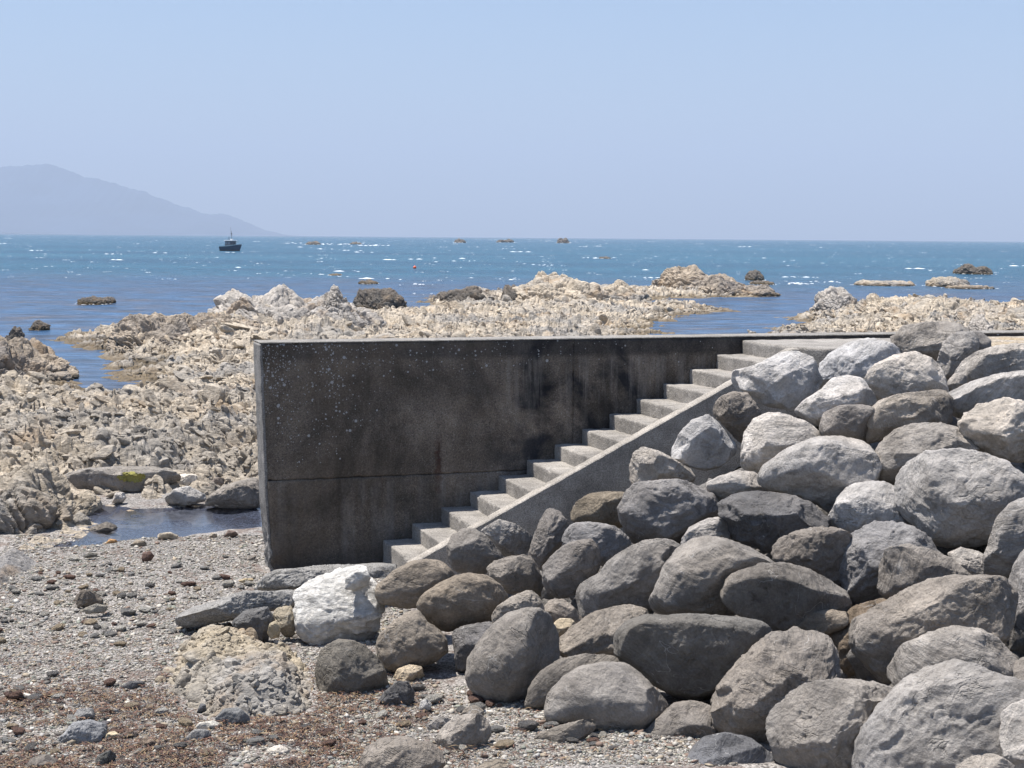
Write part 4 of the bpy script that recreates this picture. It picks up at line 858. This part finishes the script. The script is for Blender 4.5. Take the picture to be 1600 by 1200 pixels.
GS = 'loose stones on the beach'
ST = [
 (T6([(428,902),(460,860),(520,813),(562,818),(592,860),(587,907),(540,928),(470,923)]), DARKC, 'pitted black stone right of the holed boulder', dict(ground=.55, rough=2.5)),
 (T6([(498,792),(520,755),(570,738),(622,748),(638,790),(590,818),(530,818)]), (.48, .42, .33), 'cream stone behind the pitted black stone', dict(ground=.56, rough=2)),
 (T6([(613,932),(620,905),(645,888),(670,915),(662,942),(630,948)]), (.5, .48, .45), 'small whitish stone on the grit right of the pitted black stone', dict(ground=.56)),
 (T6([(683,1082),(710,1030),(760,985),(820,963),(890,963),(934,1010),(934,1062),(902,1113),(850,1148),(780,1154),(718,1133)]), mixc(WARM, MIDC, .5), 'two-lobed grey stone on the grit in front of the pile', dict(ground=.57)),
 (T6([(790,972),(820,935),(860,920),(902,940),(900,975),(830,990)]), WARM, 'small dark stone behind the two-lobed grey stone', dict(ground=.56)),
 (T6([(648,1012),(690,975),(740,968),(760,990),(710,1035),(660,1040)]), MIDC, 'flat grey stone left of the two-lobed stone', dict(ground=.57)),
 (T6([(348,1180),(380,1110),(440,1063),(530,1058),(600,1073),(680,1098),(718,1140),(715,1210),(640,1270),(450,1280),(358,1235)]), mixc(WARM, GREYC, .5), 'large angular dark stone at the bottom edge', dict(ground=.6, cuts=14)),
 (T6([(855,1205),(920,1170),(980,1158),(1010,1195),(985,1235),(880,1240)]), (.30, .27, .23), 'beige stone cut by the bottom edge near the two-lobed stone', dict(ground=.6)),
 (T6([(930,1090),(965,1068),(1010,1073),(1018,1100),(965,1112)]), MIDC, 'little grey stone right of the two-lobed one', dict(ground=.57)),
 (T5([(963,862),(1000,823),(1060,818),(1107,850),(1113,890),(1060,913),(988,908)]), (.24, .235, .225), 'rounded plain grey stone below the cream rough outcrop', dict(ground=.57, rough=.7)),
 (T5([(823,952),(870,913),(930,918),(943,945),(900,978),(838,982)]), (.21, .21, .21), 'grey stone with a pale stripe below the white flat stone', dict(ground=.58, rough=.6)),
 (T5([(860,917),(890,883),(950,876),(993,895),(975,925),(900,925)]), (.62, .58, .50), 'white flat stone between two grey stones on the seaweed', dict(ground=.57)),
 (T5([(338,322),(370,288),(420,298),(462,345),(445,368),(350,370)]), (.20, .175, .15), 'brown-grey rounded stone alone on the shingle', dict(ground=.53)),
 (T5([(373,372),(430,353),(482,365),(462,393),(388,396)]), (.34, .32, .28), 'pale flat stone in front of the brown-grey rounded stone', dict(ground=.53, thick=.8)),
 (T5([(255,965),(330,882),(400,876),(472,900),(465,955),(400,992),(275,995)]), (.30, .295, .29), 'ridged pale grey rock with fine layers in the seaweed', dict(ground=.57, rough=2)),
 (T5([(318,872),(350,823),(412,823),(424,872),(380,890)]), (.29, .285, .28), 'smaller ridged grey rock behind the layered one', dict(ground=.56, rough=2)),
 (T5([(446,967),(470,930),(510,923),(542,950),(522,974)]), (.50, .42, .29), 'tan yellow stone beside the ridged grey rock', dict(ground=.57, rough=.6)),
 (T5([(533,942),(570,920),(612,928),(618,957),(560,968)]), (.17, .14, .12), 'dark brown stone right of the tan yellow one', dict(ground=.57)),
 (T5([(413,1077),(440,1030),(490,1008),(518,1040),(485,1080),(428,1090)]), (.16, .165, .165), 'dark slate stone near the bottom edge, striped', dict(ground=.59, rough=.6)),
 (T5([(102,1078),(150,1038),(210,1028),(253,1060),(245,1100),(128,1105)]), (.20, .18, .16), 'broad dark stone at the bottom left', dict(ground=.6, rough=.7)),
 (T5([(588,1022),(620,998),(658,1008),(653,1033),(600,1042)]), (.20, .20, .19), 'small smooth grey stone near the bottom, left of centre', dict(ground=.58, rough=.6)),
 (T5([(598,992),(640,953),(693,963),(685,995),(620,1012)]), (.24, .19, .15), 'brown flat stone above the small smooth grey one', dict(ground=.58)),
 (T5([(533,722),(580,698),(642,700),(643,727),(560,738)]), (.17, .165, .165), 'flat dark stone in the middle of the seaweed', dict(ground=.55, thick=.8)),
 (T5([(1163,1042),(1200,998),(1250,983),(1293,1010),(1275,1044),(1190,1054)]), (.66, .63, .58), 'lumpy white chunk on the grit left of the angular dark stone', dict(ground=.58, rough=2)),
 (T5([(633,150),(640,123),(670,118),(688,140),(670,161),(638,161)]), (.17, .11, .09), 'reddish brown stone on the shingle near the pool', dict(ground=.47)),
 (T5([(703,62),(710,38),(760,33),(798,50),(785,68)]), (.52, .46, .37), 'cream stone at the near edge of the pool', dict(ground=.44)),
 (T5([(998,52),(1020,23),(1050,28),(1065,45),(1035,60)]), (.17, .13, .11), 'dark brown stone on the pool edge near the wall', dict(ground=.44)),
 (T5([(930,55),(945,35),(968,42),(968,58)]), (.42, .38, .32), 'small beige stone left of the dark brown pool edge stone', dict(ground=.44)),
 (T5([(578,92),(610,68),(647,73),(655,97),(600,101)]), (.34, .30, .25), 'tan stone at the water line of the pool', dict(ground=.43)),
 (T5([(470,85),(490,62),(522,68),(522,85)]), (.40, .25, .13), 'orange-brown stone in the shallow edge of the pool', dict(ground=.42)),
 (T5([(878,837),(895,798),(917,803),(922,830),(902,841)]), (.16, .16, .165), 'small dark upright stone below the cream rough outcrop', dict(ground=.57)),
 (T5([(323,762),(345,728),(372,733),(367,767)]), (.40, .37, .33), 'small pale stone among the seaweed at the left', dict(ground=.55)),
 (T5([(368,142),(400,123),(432,128),(432,142),(390,148)]), (.19, .18, .16), 'flat dark stone on the shingle by the pool', dict(ground=.46)),
 (T5([(1100,160),(1112,135),(1140,138),(1140,162)]), (.24, .21, .18), 'brown stone on the shingle beside the wall end', dict(ground=.47)),
 (T5([(430,895),(460,875),(500,880),(498,900),(450,905)]), (.15, .14, .14), 'dark stone beside the ridged grey rock', dict(ground=.57)),
 (T5([(1060,250),(1090,240),(1135,240),(1130,252),(1080,258)]), (.47, .40, .28), 'thin tan flake on the shingle near the footing', dict(ground=.49, thick=.6)),
 (T3([(398,997),(430,970),(500,948),(552,970),(530,992),(470,1008),(430,1022)]), (.20, .185, .17), 'dark layered rock standing in the pool', dict(ground=.33, rough=2)),
 (T3([(288,972),(330,930),(372,898),(422,940),(405,975),(340,995)]), (.30, .28, .25), 'grey rock with an orange rim at the left side of the pool', dict(ground=.35, rough=2)),
 (T3([(803,747),(850,723),(920,723),(928,762),(880,790),(813,783)]), (.66, .63, .58), 'white broken rock on the far bank of the pool', dict(ground=.45, rough=2, cuts=16)),
 (T3([(968,782),(1010,738),(1052,743),(1045,788),(990,795)]), (.22, .19, .17), 'brown round stone on the far bank of the pool', dict(ground=.45)),
 (T3([(773,832),(820,790),(880,778),(962,820),(962,852),(860,873),(788,862)]), (.36, .355, .35), 'grey finely layered rock at the far water line of the pool', dict(ground=.45, rough=2.4)),
 (T3([(950,856),(985,815),(1060,775),(1130,752),(1205,740),(1220,810),(1205,880),(1100,888),(1008,874)]), (.26, .245, .23), 'dark grey rock beside the end of the wall, across the pool', dict(ground=.45, rough=2)),
 (T3([(998,867),(1050,833),(1064,850),(1022,873)]), (.62, .58, .52), 'white sliver of stone at the foot of the dark grey rock', dict(ground=.45)),
 (T3([(525,858),(540,810),(580,808),(592,835),(570,860)]), (.46, .44, .42), 'pale striped stone below the lichen slab', dict(ground=.45, rough=2)),
 (T5([(1193,482),(1205,440),(1230,428),(1252,460),(1247,502),(1208,507)]), (.44, .38, .27), 'upright cream stone left of the white rock', dict(ground=.62, rough=1.5)),
 (T5([(1215,402),(1240,368),(1300,362),(1325,410),(1310,500),(1270,500),(1228,440)]), (.38, .33, .25), 'cream knobbly stone pressed against the white rock', dict(ground=.60, rough=2.2)),
 (T5([(1035,432),(1100,380),(1190,368),(1222,420),(1205,485),(1190,520),(1110,514),(1056,472)]), (.17, .165, .16), 'rough dark lump of old concrete left of the cream stones', dict(ground=.58, rough=2)),
]
for pts, col, lab, kw in ST: boulder(pts, col, lab, 'beach_stone', 'stone', GS, **kw)
lich = boulder(T3([(270,745),(330,700),(450,690),(650,688),(800,700),(835,740),(780,805),(700,823),(600,818),(500,808),(350,818),(295,795)]), (.27, .26, .25), 'long smooth grey slab with a yellow lichen patch on the far bank of the pool', 'rock_slab', 'rock', None, ground=.45, thick=.8, rough=1.5)
# footing ledges of rough concrete
for pts, lab, gz in ((T5([(1110,275),(1150,240),(1215,198),(1400,182),(1580,176),(1800,170),(1860,190),(1800,215),(1650,245),(1500,260),(1350,280),(1200,308),(1128,305)]), 'upper rough concrete ledge along the foot of the dark wall', 15.9),
                (T5([(775,412),(830,370),(960,335),(1080,298),(1180,296),(1330,300),(1420,330),(1350,370),(1150,400),(990,435),(880,448),(798,460)]), 'lower rough concrete ledge running left from the white rock', 14.9)):
    boulder(pts, (.17, .165, .16), lab, 'concrete_footing', 'ledge', None, depth=gz, thick=1.5, rough=2.2, cuts=16, lvl=7, mat=FOOTM)

# yellow lichen on the slab: a thin crust of small lobes draped on it
dg = bpy.context.evaluated_depsgraph_get()
def drape(parent, pxc, pyc, wpx, hpx, n, mat, name):
    from mathutils.bvhtree import BVHTree
    me = parent.data; V = [v.co + parent.location for v in me.vertices]; T = [tuple(p.vertices) for p in me.polygons]
    bv = BVHTree.FromPolygons(V, T); rg = random.Random(5); vs = []; fs = []
    for k in range(n):
        a = rg.random() * 6.283; r = rg.random() ** .6; px, py = pxc + math.cos(a) * r * wpx, pyc + math.sin(a) * r * hpx
        d = rays(np.float64(px), np.float64(py)); h = bv.ray_cast(Vector((0, 0, H)), Vector(d).normalized())
        if h[0] is None: continue
        p, nn = h[0], h[1]; t1 = nn.orthogonal().normalized(); t2 = nn.cross(t1); R = rg.uniform(.012, .035); o = len(vs)
        vs.append(tuple(p + nn * .012 - parent.location)); m = 9
        for j in range(m): q = 6.283 * j / m; rr = R * rg.uniform(.7, 1.2); vs.append(tuple(p + (t1 * math.cos(q) + t2 * math.sin(q)) * rr + nn * .003 - parent.location))
        fs += [(o, o + 1 + j, o + 1 + (j + 1) % m) for j in range(m)]
    return mk(name, vs, fs, mat, parent)
drape(lich, 206, 745, 20, 7, 160, plain('yellow_lichen', (.27, .25, .08), .9, .1, .25, 60), 'lichen')

# cream conglomerate mound on the beach
def mound():
    poly = pxpoly(T5([(675,670),(740,560),(760,490),(850,450),(1000,425),(1130,470),(1240,530),(1400,560),(1450,660),(1470,810),(1300,850),(1000,865),(840,830),(750,760)]), .62)
    P0 = np.array(poly); gx, gy, q = grid(P0[:, 0].min() - .15, P0[:, 0].max() + .15, P0[:, 1].min() - .15, P0[:, 1].max() + .15, .0095)
    P = np.stack([gx, gy, gx * 0], 1); d = poly_sd(gx, gy, poly) + .06 * pn(P * 5, 300) + .04 * pn(P * 14, 301)
    hf = lambda x, y, d: .46 + .30 * sstep(d, -.02, .45) * (1 + .4 * pn(np.stack([x, y, x * 0], 1) * 1.8, 302))
    k = (d > -.04)[q].all(1); u, inv = np.unique(q[k], return_inverse=True); q = inv.reshape(-1, 4)
    Vs = [np.stack([gx, gy, hf(gx, gy, d)], 1)[u]]; Fs = [np.concatenate([q[:, :3], q[:, [0, 2, 3]]])]; o = len(Vs[0]); rg = np.random.default_rng(3)
    for (n, a, b_, lv) in ((200, .04, .085, 3), (2200, .018, .045, 3), (7000, .008, .020, 2)):
        x = rg.uniform(gx.min(), gx.max(), n); y = rg.uniform(gy.min(), gy.max(), n); d = poly_sd(x, y, poly) + .05 * pn(np.stack([x, y, x * 0], 1) * 5, 300); ok = d > .0
        x, y, d = x[ok], y[ok], d[ok]; s = a * (b_ / a) ** rg.random(len(x)); p, f = chunks(np.stack([x, y, hf(x, y, d) + s * rg.uniform(-.75, .05, len(x))], 1), s, lv, 330 + n, el=(1.3, 1.1, .8), spread=1.2, cutr=(.6, .95))
        Vs.append(p); Fs.append(f + o); o += len(p)
    c = np.array([P0[:, 0].mean(), P0[:, 1].mean(), .5])
    tag(mk('rock_outcrop', np.concatenate(Vs) - c, np.concatenate(Fs), CONGL, loc=tuple(c), smooth=False), 'low rough cream conglomerate mound on the beach left of the holed boulder', 'rock')
    return poly
MOUND = mound()
def slab_left():
    poly = pxpoly(T3([(-60,1120),(0,1108),(100,1098),(185,1118),(150,1150),(100,1190),(60,1225),(-60,1260)]), .5)
    P0 = np.array(poly); gx, gy, q = grid(P0[:, 0].min() - .1, P0[:, 0].max() + .1, P0[:, 1].min() - .1, P0[:, 1].max() + .1, .012)
    P = np.stack([gx, gy, gx * 0], 1); d = poly_sd(gx, gy, poly) + .05 * pn(P * 4, 310)
    h = .44 + .16 * sstep(d, -.02, .3) + sstep(d, -.02, .1) * (.05 * ridged(np.stack([gx * 2 + gy * 3, gy * 9 - gx * 6, gx * 0], 1), 4, 311))
    k = (d > -.06)[q].all(1); u, inv = np.unique(q[k], return_inverse=True); c = np.array([P0[:, 0].mean(), P0[:, 1].mean(), .45])
    tag(mk('rock_slab', np.stack([gx, gy, h], 1)[u] - c, inv.reshape(-1, 4), SLATE, loc=tuple(c)), 'low grooved grey rock slab on the shingle at the left edge', 'rock')
slab_left()

# ---------------------------------------------------------------- shingle, pebbles, seaweed
PCOL = .90 * np.array([(.44, .40, .33), (.52, .48, .41), (.30, .27, .22), (.20, .18, .16), (.38, .31, .22), (.62, .58, .51), (.24, .16, .12), (.33, .32, .30), (.25, .26, .21), (.14, .125, .11)])
def pebble_cloud(n, smin, smax, region, seed, lv=2):
    rg = np.random.default_rng(seed); D, Fc = ico(lv); nv = len(D)
    px, py = region(rg, n); p = onz(px, py, .50); x, y = p[:, 0], p[:, 1]
    ok = (poly_sd(x, y, POOLP) < .9) & (poly_sd(x, y, MOUND) < .08) & (x > -7.5)
    s_, n_ = sn(x, y); ok &= ~((n_ < .03) & (n_ > -.46) & (s_ > -.02)); ok &= poly_sd(x, y, TOEP) < .45; ok &= poly_sd(x, y, LAND_A) < .25; x, y = x[ok], y[ok]; n = len(x)
    s = smin * (smax / smin) ** (rg.random(n) ** 2.2)
    z = beach_h(x, y)
    sc = np.stack([s * rg.uniform(.8, 1.3, n), s * rg.uniform(.6, 1.0, n), s * rg.uniform(.28, .6, n)], 1)
    a = rg.uniform(0, 6.283, n); ca, sa = np.cos(a), np.sin(a); tx = rg.normal(0, .22, n)
    V = D[None] * (1 + .16 * rg.normal(size=(n, nv))[:, :, None] * (1 if lv == 1 else .6)) * sc[:, None]
    z_ = V[:, :, 2] + V[:, :, 0] * tx[:, None]
    X = V[:, :, 0] * ca[:, None] - V[:, :, 1] * sa[:, None] + x[:, None]; Y = V[:, :, 0] * sa[:, None] + V[:, :, 1] * ca[:, None] + y[:, None]
    Z = z_ + (z + sc[:, 2] * .55)[:, None]
    Fa = (Fc[None] + (np.arange(n) * nv)[:, None, None]).reshape(-1, 3)
    c = PCOL[rg.integers(0, len(PCOL), n)] * rg.uniform(.7, 1.1, n)[:, None]; c = c * .88 + .12 * np.array([.33, .305, .265])
    return np.stack([X, Y, Z], 2).reshape(-1, 3), Fa, np.repeat(c, nv, 0), (x, y, s, c)
def reg_all(rg, n):
    px = rg.uniform(-120, 640, n); t = rg.random(n); py = 828 + 400 * t ** 1.15
    w = rg.random(n); keepp = (py < 1010) | (w < .55); px = np.where(keepp, px, rg.uniform(500, 1150, n)); py = np.where(keepp, py, rg.uniform(1040, 1225, n))
    return px, py
def reg_near(rg, n): return rg.uniform(-100, 1100, n), rg.uniform(1000, 1225, n)
Vs, Fs, Cs, o = [], [], [], 0
for (n, a, b, fn, sd_, lv) in ((90000, .005, .015, reg_all, 1, 1), (15000, .010, .034, reg_all, 2, 1), (38000, .004, .010, reg_near, 3, 1)):
    V, Fa, C, _ = pebble_cloud(n, a, b, fn, sd_, lv); Vs.append(V); Fs.append(Fa + o); Cs.append(C); o += len(V)
sh = mk('shingle', np.concatenate(Vs), np.concatenate(Fs), TINT, attr={'tint': np.concatenate(Cs)}, smooth=True); tag(sh, kind='stuff')
# larger pebbles, each one an object
def big_pebbles():
    rg = np.random.default_rng(77)
    kinds = [((.56, .53, .47), 'whitish flat pebble lying on the shingle'), ((.20, .19, .18), 'dark grey pebble lying on the shingle'), ((.42, .34, .24), 'tan pebble lying on the shingle'), ((.31, .30, .28), 'mid grey pebble lying on the shingle'), ((.22, .14, .11), 'reddish brown pebble lying on the shingle')]
    zones = [('between the pool and the seaweed', (-20, 395), (862, 1005), 120), ('among the brown seaweed', (-20, 520), (1060, 1195), 90), ('in front of the boulder pile', (560, 1010), (1080, 1195), 50)]
    protos = []
    for k in range(6):
        D, Fc = ico(4); V = D * np.array([1.15, .85, .45]) * (1 + .14 * fbm(D * 1.5 + k * 9, 3, 400 + k))[:, None]
        if k % 2: V[:, 2] = np.minimum(V[:, 2], .34)
        V = V * 1.0; V[:, 2] -= V[:, 2].min(); m = mk('pebble', V, Fc, ROCK).data; protos.append(m)
    for ob in [o for o in COL.objects if o.data in protos]: bpy.data.objects.remove(ob)
    for zi, (zl, xr, yr, n) in enumerate(zones):
        for j in range(n):
            px, py = rg.uniform(*xr), rg.uniform(*yr); p = onz(np.float64(px), np.float64(py), .53); x, y = np.array([p[0]]), np.array([p[1]])
            if poly_sd(x, y, POOLP)[0] > -.15 or poly_sd(x, y, MOUND)[0] > -.03: continue
            if zi == 0 and px > 290 and py > 930: continue
            k = rg.integers(0, len(kinds)) if zi else rg.choice([0, 0, 0, 0, 2, 2, 3, 3, 3, 1, 4])
            c, lab = kinds[k]; o = bpy.data.objects.new('pebble', protos[rg.integers(0, 6)]); COL.objects.link(o)
            s = rg.uniform(.022, .055) * (1.0 if rg.random() < .8 else 1.4)
            o.location = (p[0], p[1], float(beach_h(x, y)[0]) - s * .05); o.scale = (s, s * rg.uniform(.8, 1.1), s * rg.uniform(.8, 1.3)); o.rotation_euler = (rg.normal(0, .12), rg.normal(0, .12), rg.uniform(0, 6.28))
            f = rg.uniform(.85, 1.12); o.color = (c[0] * f, c[1] * f, c[2] * f, 1)
            tag(o, lab + ' ' + zl, 'pebble', lab.replace('pebble', 'pebbles').replace(' lying on the shingle', '') + ' ' + zl)
big_pebbles()
def seaweed():
    rg = np.random.default_rng(5); n = 42000
    px = rg.uniform(-120, 1120, n); py = rg.uniform(985, 1225, n); p = onz(px, py, .55); x, y = p[:, 0], p[:, 1]; P = np.stack([x, y, x * 0], 1)
    dens = .52 + 1.5 * fbm(P * 1.1, 3, 500) + .9 * pn(P * 4, 505)
    band = sstep(py, 1000, 1080) * sstep(px, 900, 420) * sstep(py - 1010 + (250 - px) * .06, 0, 50) + .06
    ok = (rg.random(n) < np.clip(dens, 0, 1) * np.clip(band, 0, 1)) & (poly_sd(x, y, MOUND) < .12)
    x, y = x[ok], y[ok]; n = len(x); z = beach_h(x, y) + rg.uniform(.004, .03, n) * (1 + 1.6 * np.clip(pn(np.stack([x, y, x * 0], 1) * 6, 509), 0, 1))
    L = rg.uniform(.012, .05, n); w = rg.uniform(.0022, .006, n); m = 5; t = np.linspace(-1, 1, m)
    a = rg.uniform(0, 6.283, n); curl = rg.normal(0, 1.3, n); V = np.zeros((n, m, 2, 3))
    for k in range(m):
        ang = a + curl * t[k]; cx = x + L * t[k] * np.cos(a + curl * t[k] * .5); cy = y + L * t[k] * np.sin(a + curl * t[k] * .5); cz = z + L * .35 * (1 - t[k] ** 2) * rg.uniform(0, 1, n)
        for s in (0, 1):
            sg = (s * 2 - 1) * w * (1 - .5 * abs(t[k])); V[:, k, s, 0] = cx - sg * np.sin(ang); V[:, k, s, 1] = cy + sg * np.cos(ang); V[:, k, s, 2] = cz + sg * rg.uniform(-.8, .8, n)
    f = []
    for k in range(m - 1): f.append([2 * k, 2 * k + 1, 2 * k + 3, 2 * k + 2])
    Fa = (np.array(f)[None] + (np.arange(n) * 2 * m)[:, None, None]).reshape(-1, 4)
    pal = np.array([(.115, .058, .038), (.075, .040, .030), (.15, .085, .05), (.21, .15, .085), (.05, .034, .028)]); c = pal[rg.integers(0, 5, n)] * rg.uniform(.7, 1.2, n)[:, None]
    tag(mk('seaweed', V.reshape(-1, 3), Fa, WEED, attr={'tint': np.repeat(c, 2 * m, 0)}), kind='stuff')
seaweed()

# ---------------------------------------------------------------- foam
def foam_and_sparkle():
    rg = np.random.default_rng(9); V = []; Fc = []
    def patch(x, y, w, d, zz=.03):
        m = 12; o = len(V); V.append((x, y, zz + .12 * min(w, 1)))
        for j in range(m):
            a = 6.283 * j / m; r = rg.uniform(.55, 1.1); V.append((x + math.cos(a) * w * r, y + math.sin(a) * d * r, zz))
        for j in range(m): Fc.append((o, o + 1 + j, o + 1 + (j + 1) % m))
    for k in range(1300):  # whitecaps, plus tiny white specks modelled in place of sun sparkle
        y = 150 * (2600 / 150) ** rg.random(); x = rg.uniform(-.36, .36) * y; s = rg.uniform(.05, .20) * (1 if rg.random() < .93 else 3.5) * (y / 260) ** .5
        for j in range(rg.integers(1, 5)): patch(x + rg.normal(0, s * 2), y + rg.normal(0, s), s * rg.uniform(.4, 1.4), s * rg.uniform(.4, 1.2))
    for (px, py, w, n) in ((520, 381.5, 22, 26), (588, 383.5, 16, 20), (455, 380, 14, 10), (935, 403, 16, 14), (1246, 444, 9, 10), (1290, 441, 14, 10), (1506, 424, 9, 6), (650, 445, 9, 10), (512, 429, 14, 6), (740, 408, 12, 6), (845, 415, 10, 6), (1240, 443, 8, 14), (770, 375, 25, 14), (870, 377, 20, 14), (350, 394, 14, 5), (800, 437, 9, 6)):
        for j in range(n):
            p = onz(np.float64(px + rg.normal(0, w)), np.float64(py + rg.normal(0, .5)), 0.0); s = p[1] / F * rg.uniform(1.2, 4); patch(p[0], p[1], s, s * 2.0, .05)
    for (key, cx, D, ty, hw, hd, pw, mt, lab) in OUT:
        if D < 90 or lab is None: continue
        c = atY(np.float64(cx), np.float64(ty), D); w = hw * D / F
        for j in range(int(5 + hw * .35)):
            a = rg.uniform(-.2, 3.34) + PI; r = rg.uniform(1.0, 1.25); s = D / F * rg.uniform(.8, 2.4); patch(c[0] + math.cos(a) * w * r, D + math.sin(a) * hd * r - s * 2, s, s * 1.6, .04)
    b = NB('white_foam_sparkle'); m = b.done((.80, .83, .85), .8, None, .2); tag(mk('foam_and_sparkle', V, Fc, m), kind='stuff')
foam_and_sparkle()

# ---------------------------------------------------------------- fishing boat
def boat():
    D = 428.0; c = onz(np.float64(360), np.float64(392.0), 0.0); k = c[1] / F      # metres per photo pixel
    root = empty('fishing_boat', (c[0], c[1], 0)); root.rotation_euler = (0, 0, math.radians(-28))
    tag(root, 'small dark-hulled fishing boat with a white cabin roof and mast, moored offshore', 'boat')
    navy = plain('navy_hull_paint', (.035, .05, .085), .4, .5); white = plain('white_boat_paint', (.72, .73, .72), .4, .5); red = plain('boot_stripe_paint', (.07, .03, .035), .5, .4)
    dark = plain('dark_glass', (.05, .06, .08), .1, .6); steel = plain('dark_steel', (.06, .07, .09), .4, .5)
    Lh = 3.6
    def hull_ring(t, zs):
        x = -Lh + 2 * Lh * t; w = 1.25 * (1 - max(0, (t - .55) / .45) ** 2.2) ; w *= .92 + .08 * min(1, t * 4)
        sheer = 1.0 + .55 * t ** 2
        return [(x + (.35 * z if t > .98 else 0) + (.30 * (z / sheer) * t ** 6), sgn * w * (.62 + .38 * (z / sheer)), z) for sgn, z in zs(sheer)]
    def loft(name, lo, hi, mat):
        bm = bmesh.new(); rows = []; n = 14
        for i in range(n):
            t = i / (n - 1); sheer = 1.0 + .55 * t ** 2
            a, b_ = lo(sheer), hi(sheer); zz = [a, (a + b_) / 2, b_]
            rows.append([bm.verts.new(v) for v in hull_ring(t, lambda s: [(-1, z) for z in reversed(zz)] + [(1, z) for z in zz])])
        for r0, r1 in zip(rows, rows[1:]):
            for j in range(5): bm.faces.new((r0[j], r0[j + 1], r1[j + 1], r1[j]))
            bm.faces.new((r0[5], r0[0], r1[0], r1[5]))
        bm.faces.new(rows[0]); bm.faces.new(rows[-1]); return bmo(name, bm, mat, root)
    def box(name, x0, x1, y0, y1, z0, z1, mat, par, taper=0.0, bev=.04):
        bm = bmesh.new(); bmesh.ops.create_cube(bm, size=1)
        for v in bm.verts:
            t = taper if v.co.z > 0 else 0; v.co = Vector(((x0 + x1) / 2 + v.co.x * (x1 - x0 - 2 * t), (y0 + y1) / 2 + v.co.y * (y1 - y0 - t), (z0 + z1) / 2 + v.co.z * (z1 - z0)))
        bmesh.ops.bevel(bm, geom=bm.edges[:], offset=bev, segments=2, affect='EDGES'); return bmo(name, bm, mat, par)
    def tube(name, a, b_, r, mat, par):
        bm = bmesh.new(); a, b_ = Vector(a), Vector(b_); d = b_ - a
        bmesh.ops.create_cone(bm, cap_ends=True, segments=8, radius1=r, radius2=r * .7, depth=d.length)
        bmesh.ops.transform(bm, matrix=Matrix.Translation((a + b_) / 2) @ d.to_track_quat('Z', 'Y').to_matrix().to_4x4(), verts=bm.verts); return bmo(name, bm, mat, par)
    h = loft('hull', lambda s: .30, lambda s: s, navy); loft('boot_stripe', lambda s: -.35, lambda s: .295, red).parent = h
    loft('gunwale', lambda s: s + .005, lambda s: s + .13, white)
    cab = box('cabin', -1.5, 1.65, -.85, .85, 1.1, 2.35, steel, root, .10)
    for sy in (-1, 1):
        for x0 in (-1.2, -.25, .7): box('window', x0, x0 + .68, sy * .78 - .06, sy * .78 + .06, 1.55, 2.15, plain('cabin_glass', (.16, .2, .25), .15, .6) if x0 < .5 else dark, cab, 0, .02)
    for y0 in (-.65, .08): box('windscreen', 1.54, 1.66, y0, y0 + .55, 1.55, 2.12, dark, cab, 0, .02)
    rf = box('roof', -1.75, 1.95, -.98, .98, 2.38, 2.56, white, root, .05)
    box('life_raft', .2, .9, -.35, .35, 2.57, 2.85, white, rf, .06); tube('exhaust_pipe', (-.75, .3, 2.57), (-.75, .3, 3.35), .11, steel, rf)
    mst = tube('mast', (.55, 0, 2.57), (.45, 0, 4.7), .07, steel, root); tube('antenna', (.25, 0, 3.9), (.2, 0, 5.6), .03, steel, mst)
    tube('crosstree', (.5, -.45, 3.7), (.5, .45, 3.7), .04, steel, mst); box('radar', .35, .65, -.2, .2, 3.95, 4.15, steel, mst, .03)
    for sy in (-1, 1): tube('handrail', (1.8, sy * .75, 2.0), (3.3, sy * .15, 2.25), .03, steel, root)
    root.scale = (.86, .9, 1.12)
boat()
def buoy():
    c = onz(np.float64(648), np.float64(419.5), 0.0); D, Fc = ico(4); V = D * np.array([.22, .22, .2]); V[:, 2] += .12; V[:, 2] += .12 * np.exp(-((D[:, 0] ** 2 + D[:, 1] ** 2) / .05)) * (D[:, 2] > 0)
    tag(mk('buoy', V, Fc, plain('orange_plastic', (.70, .10, .03), .5, .4), loc=(c[0], c[1], 0)), 'tiny orange mooring buoy floating beyond the reef', 'buoy')
buoy()
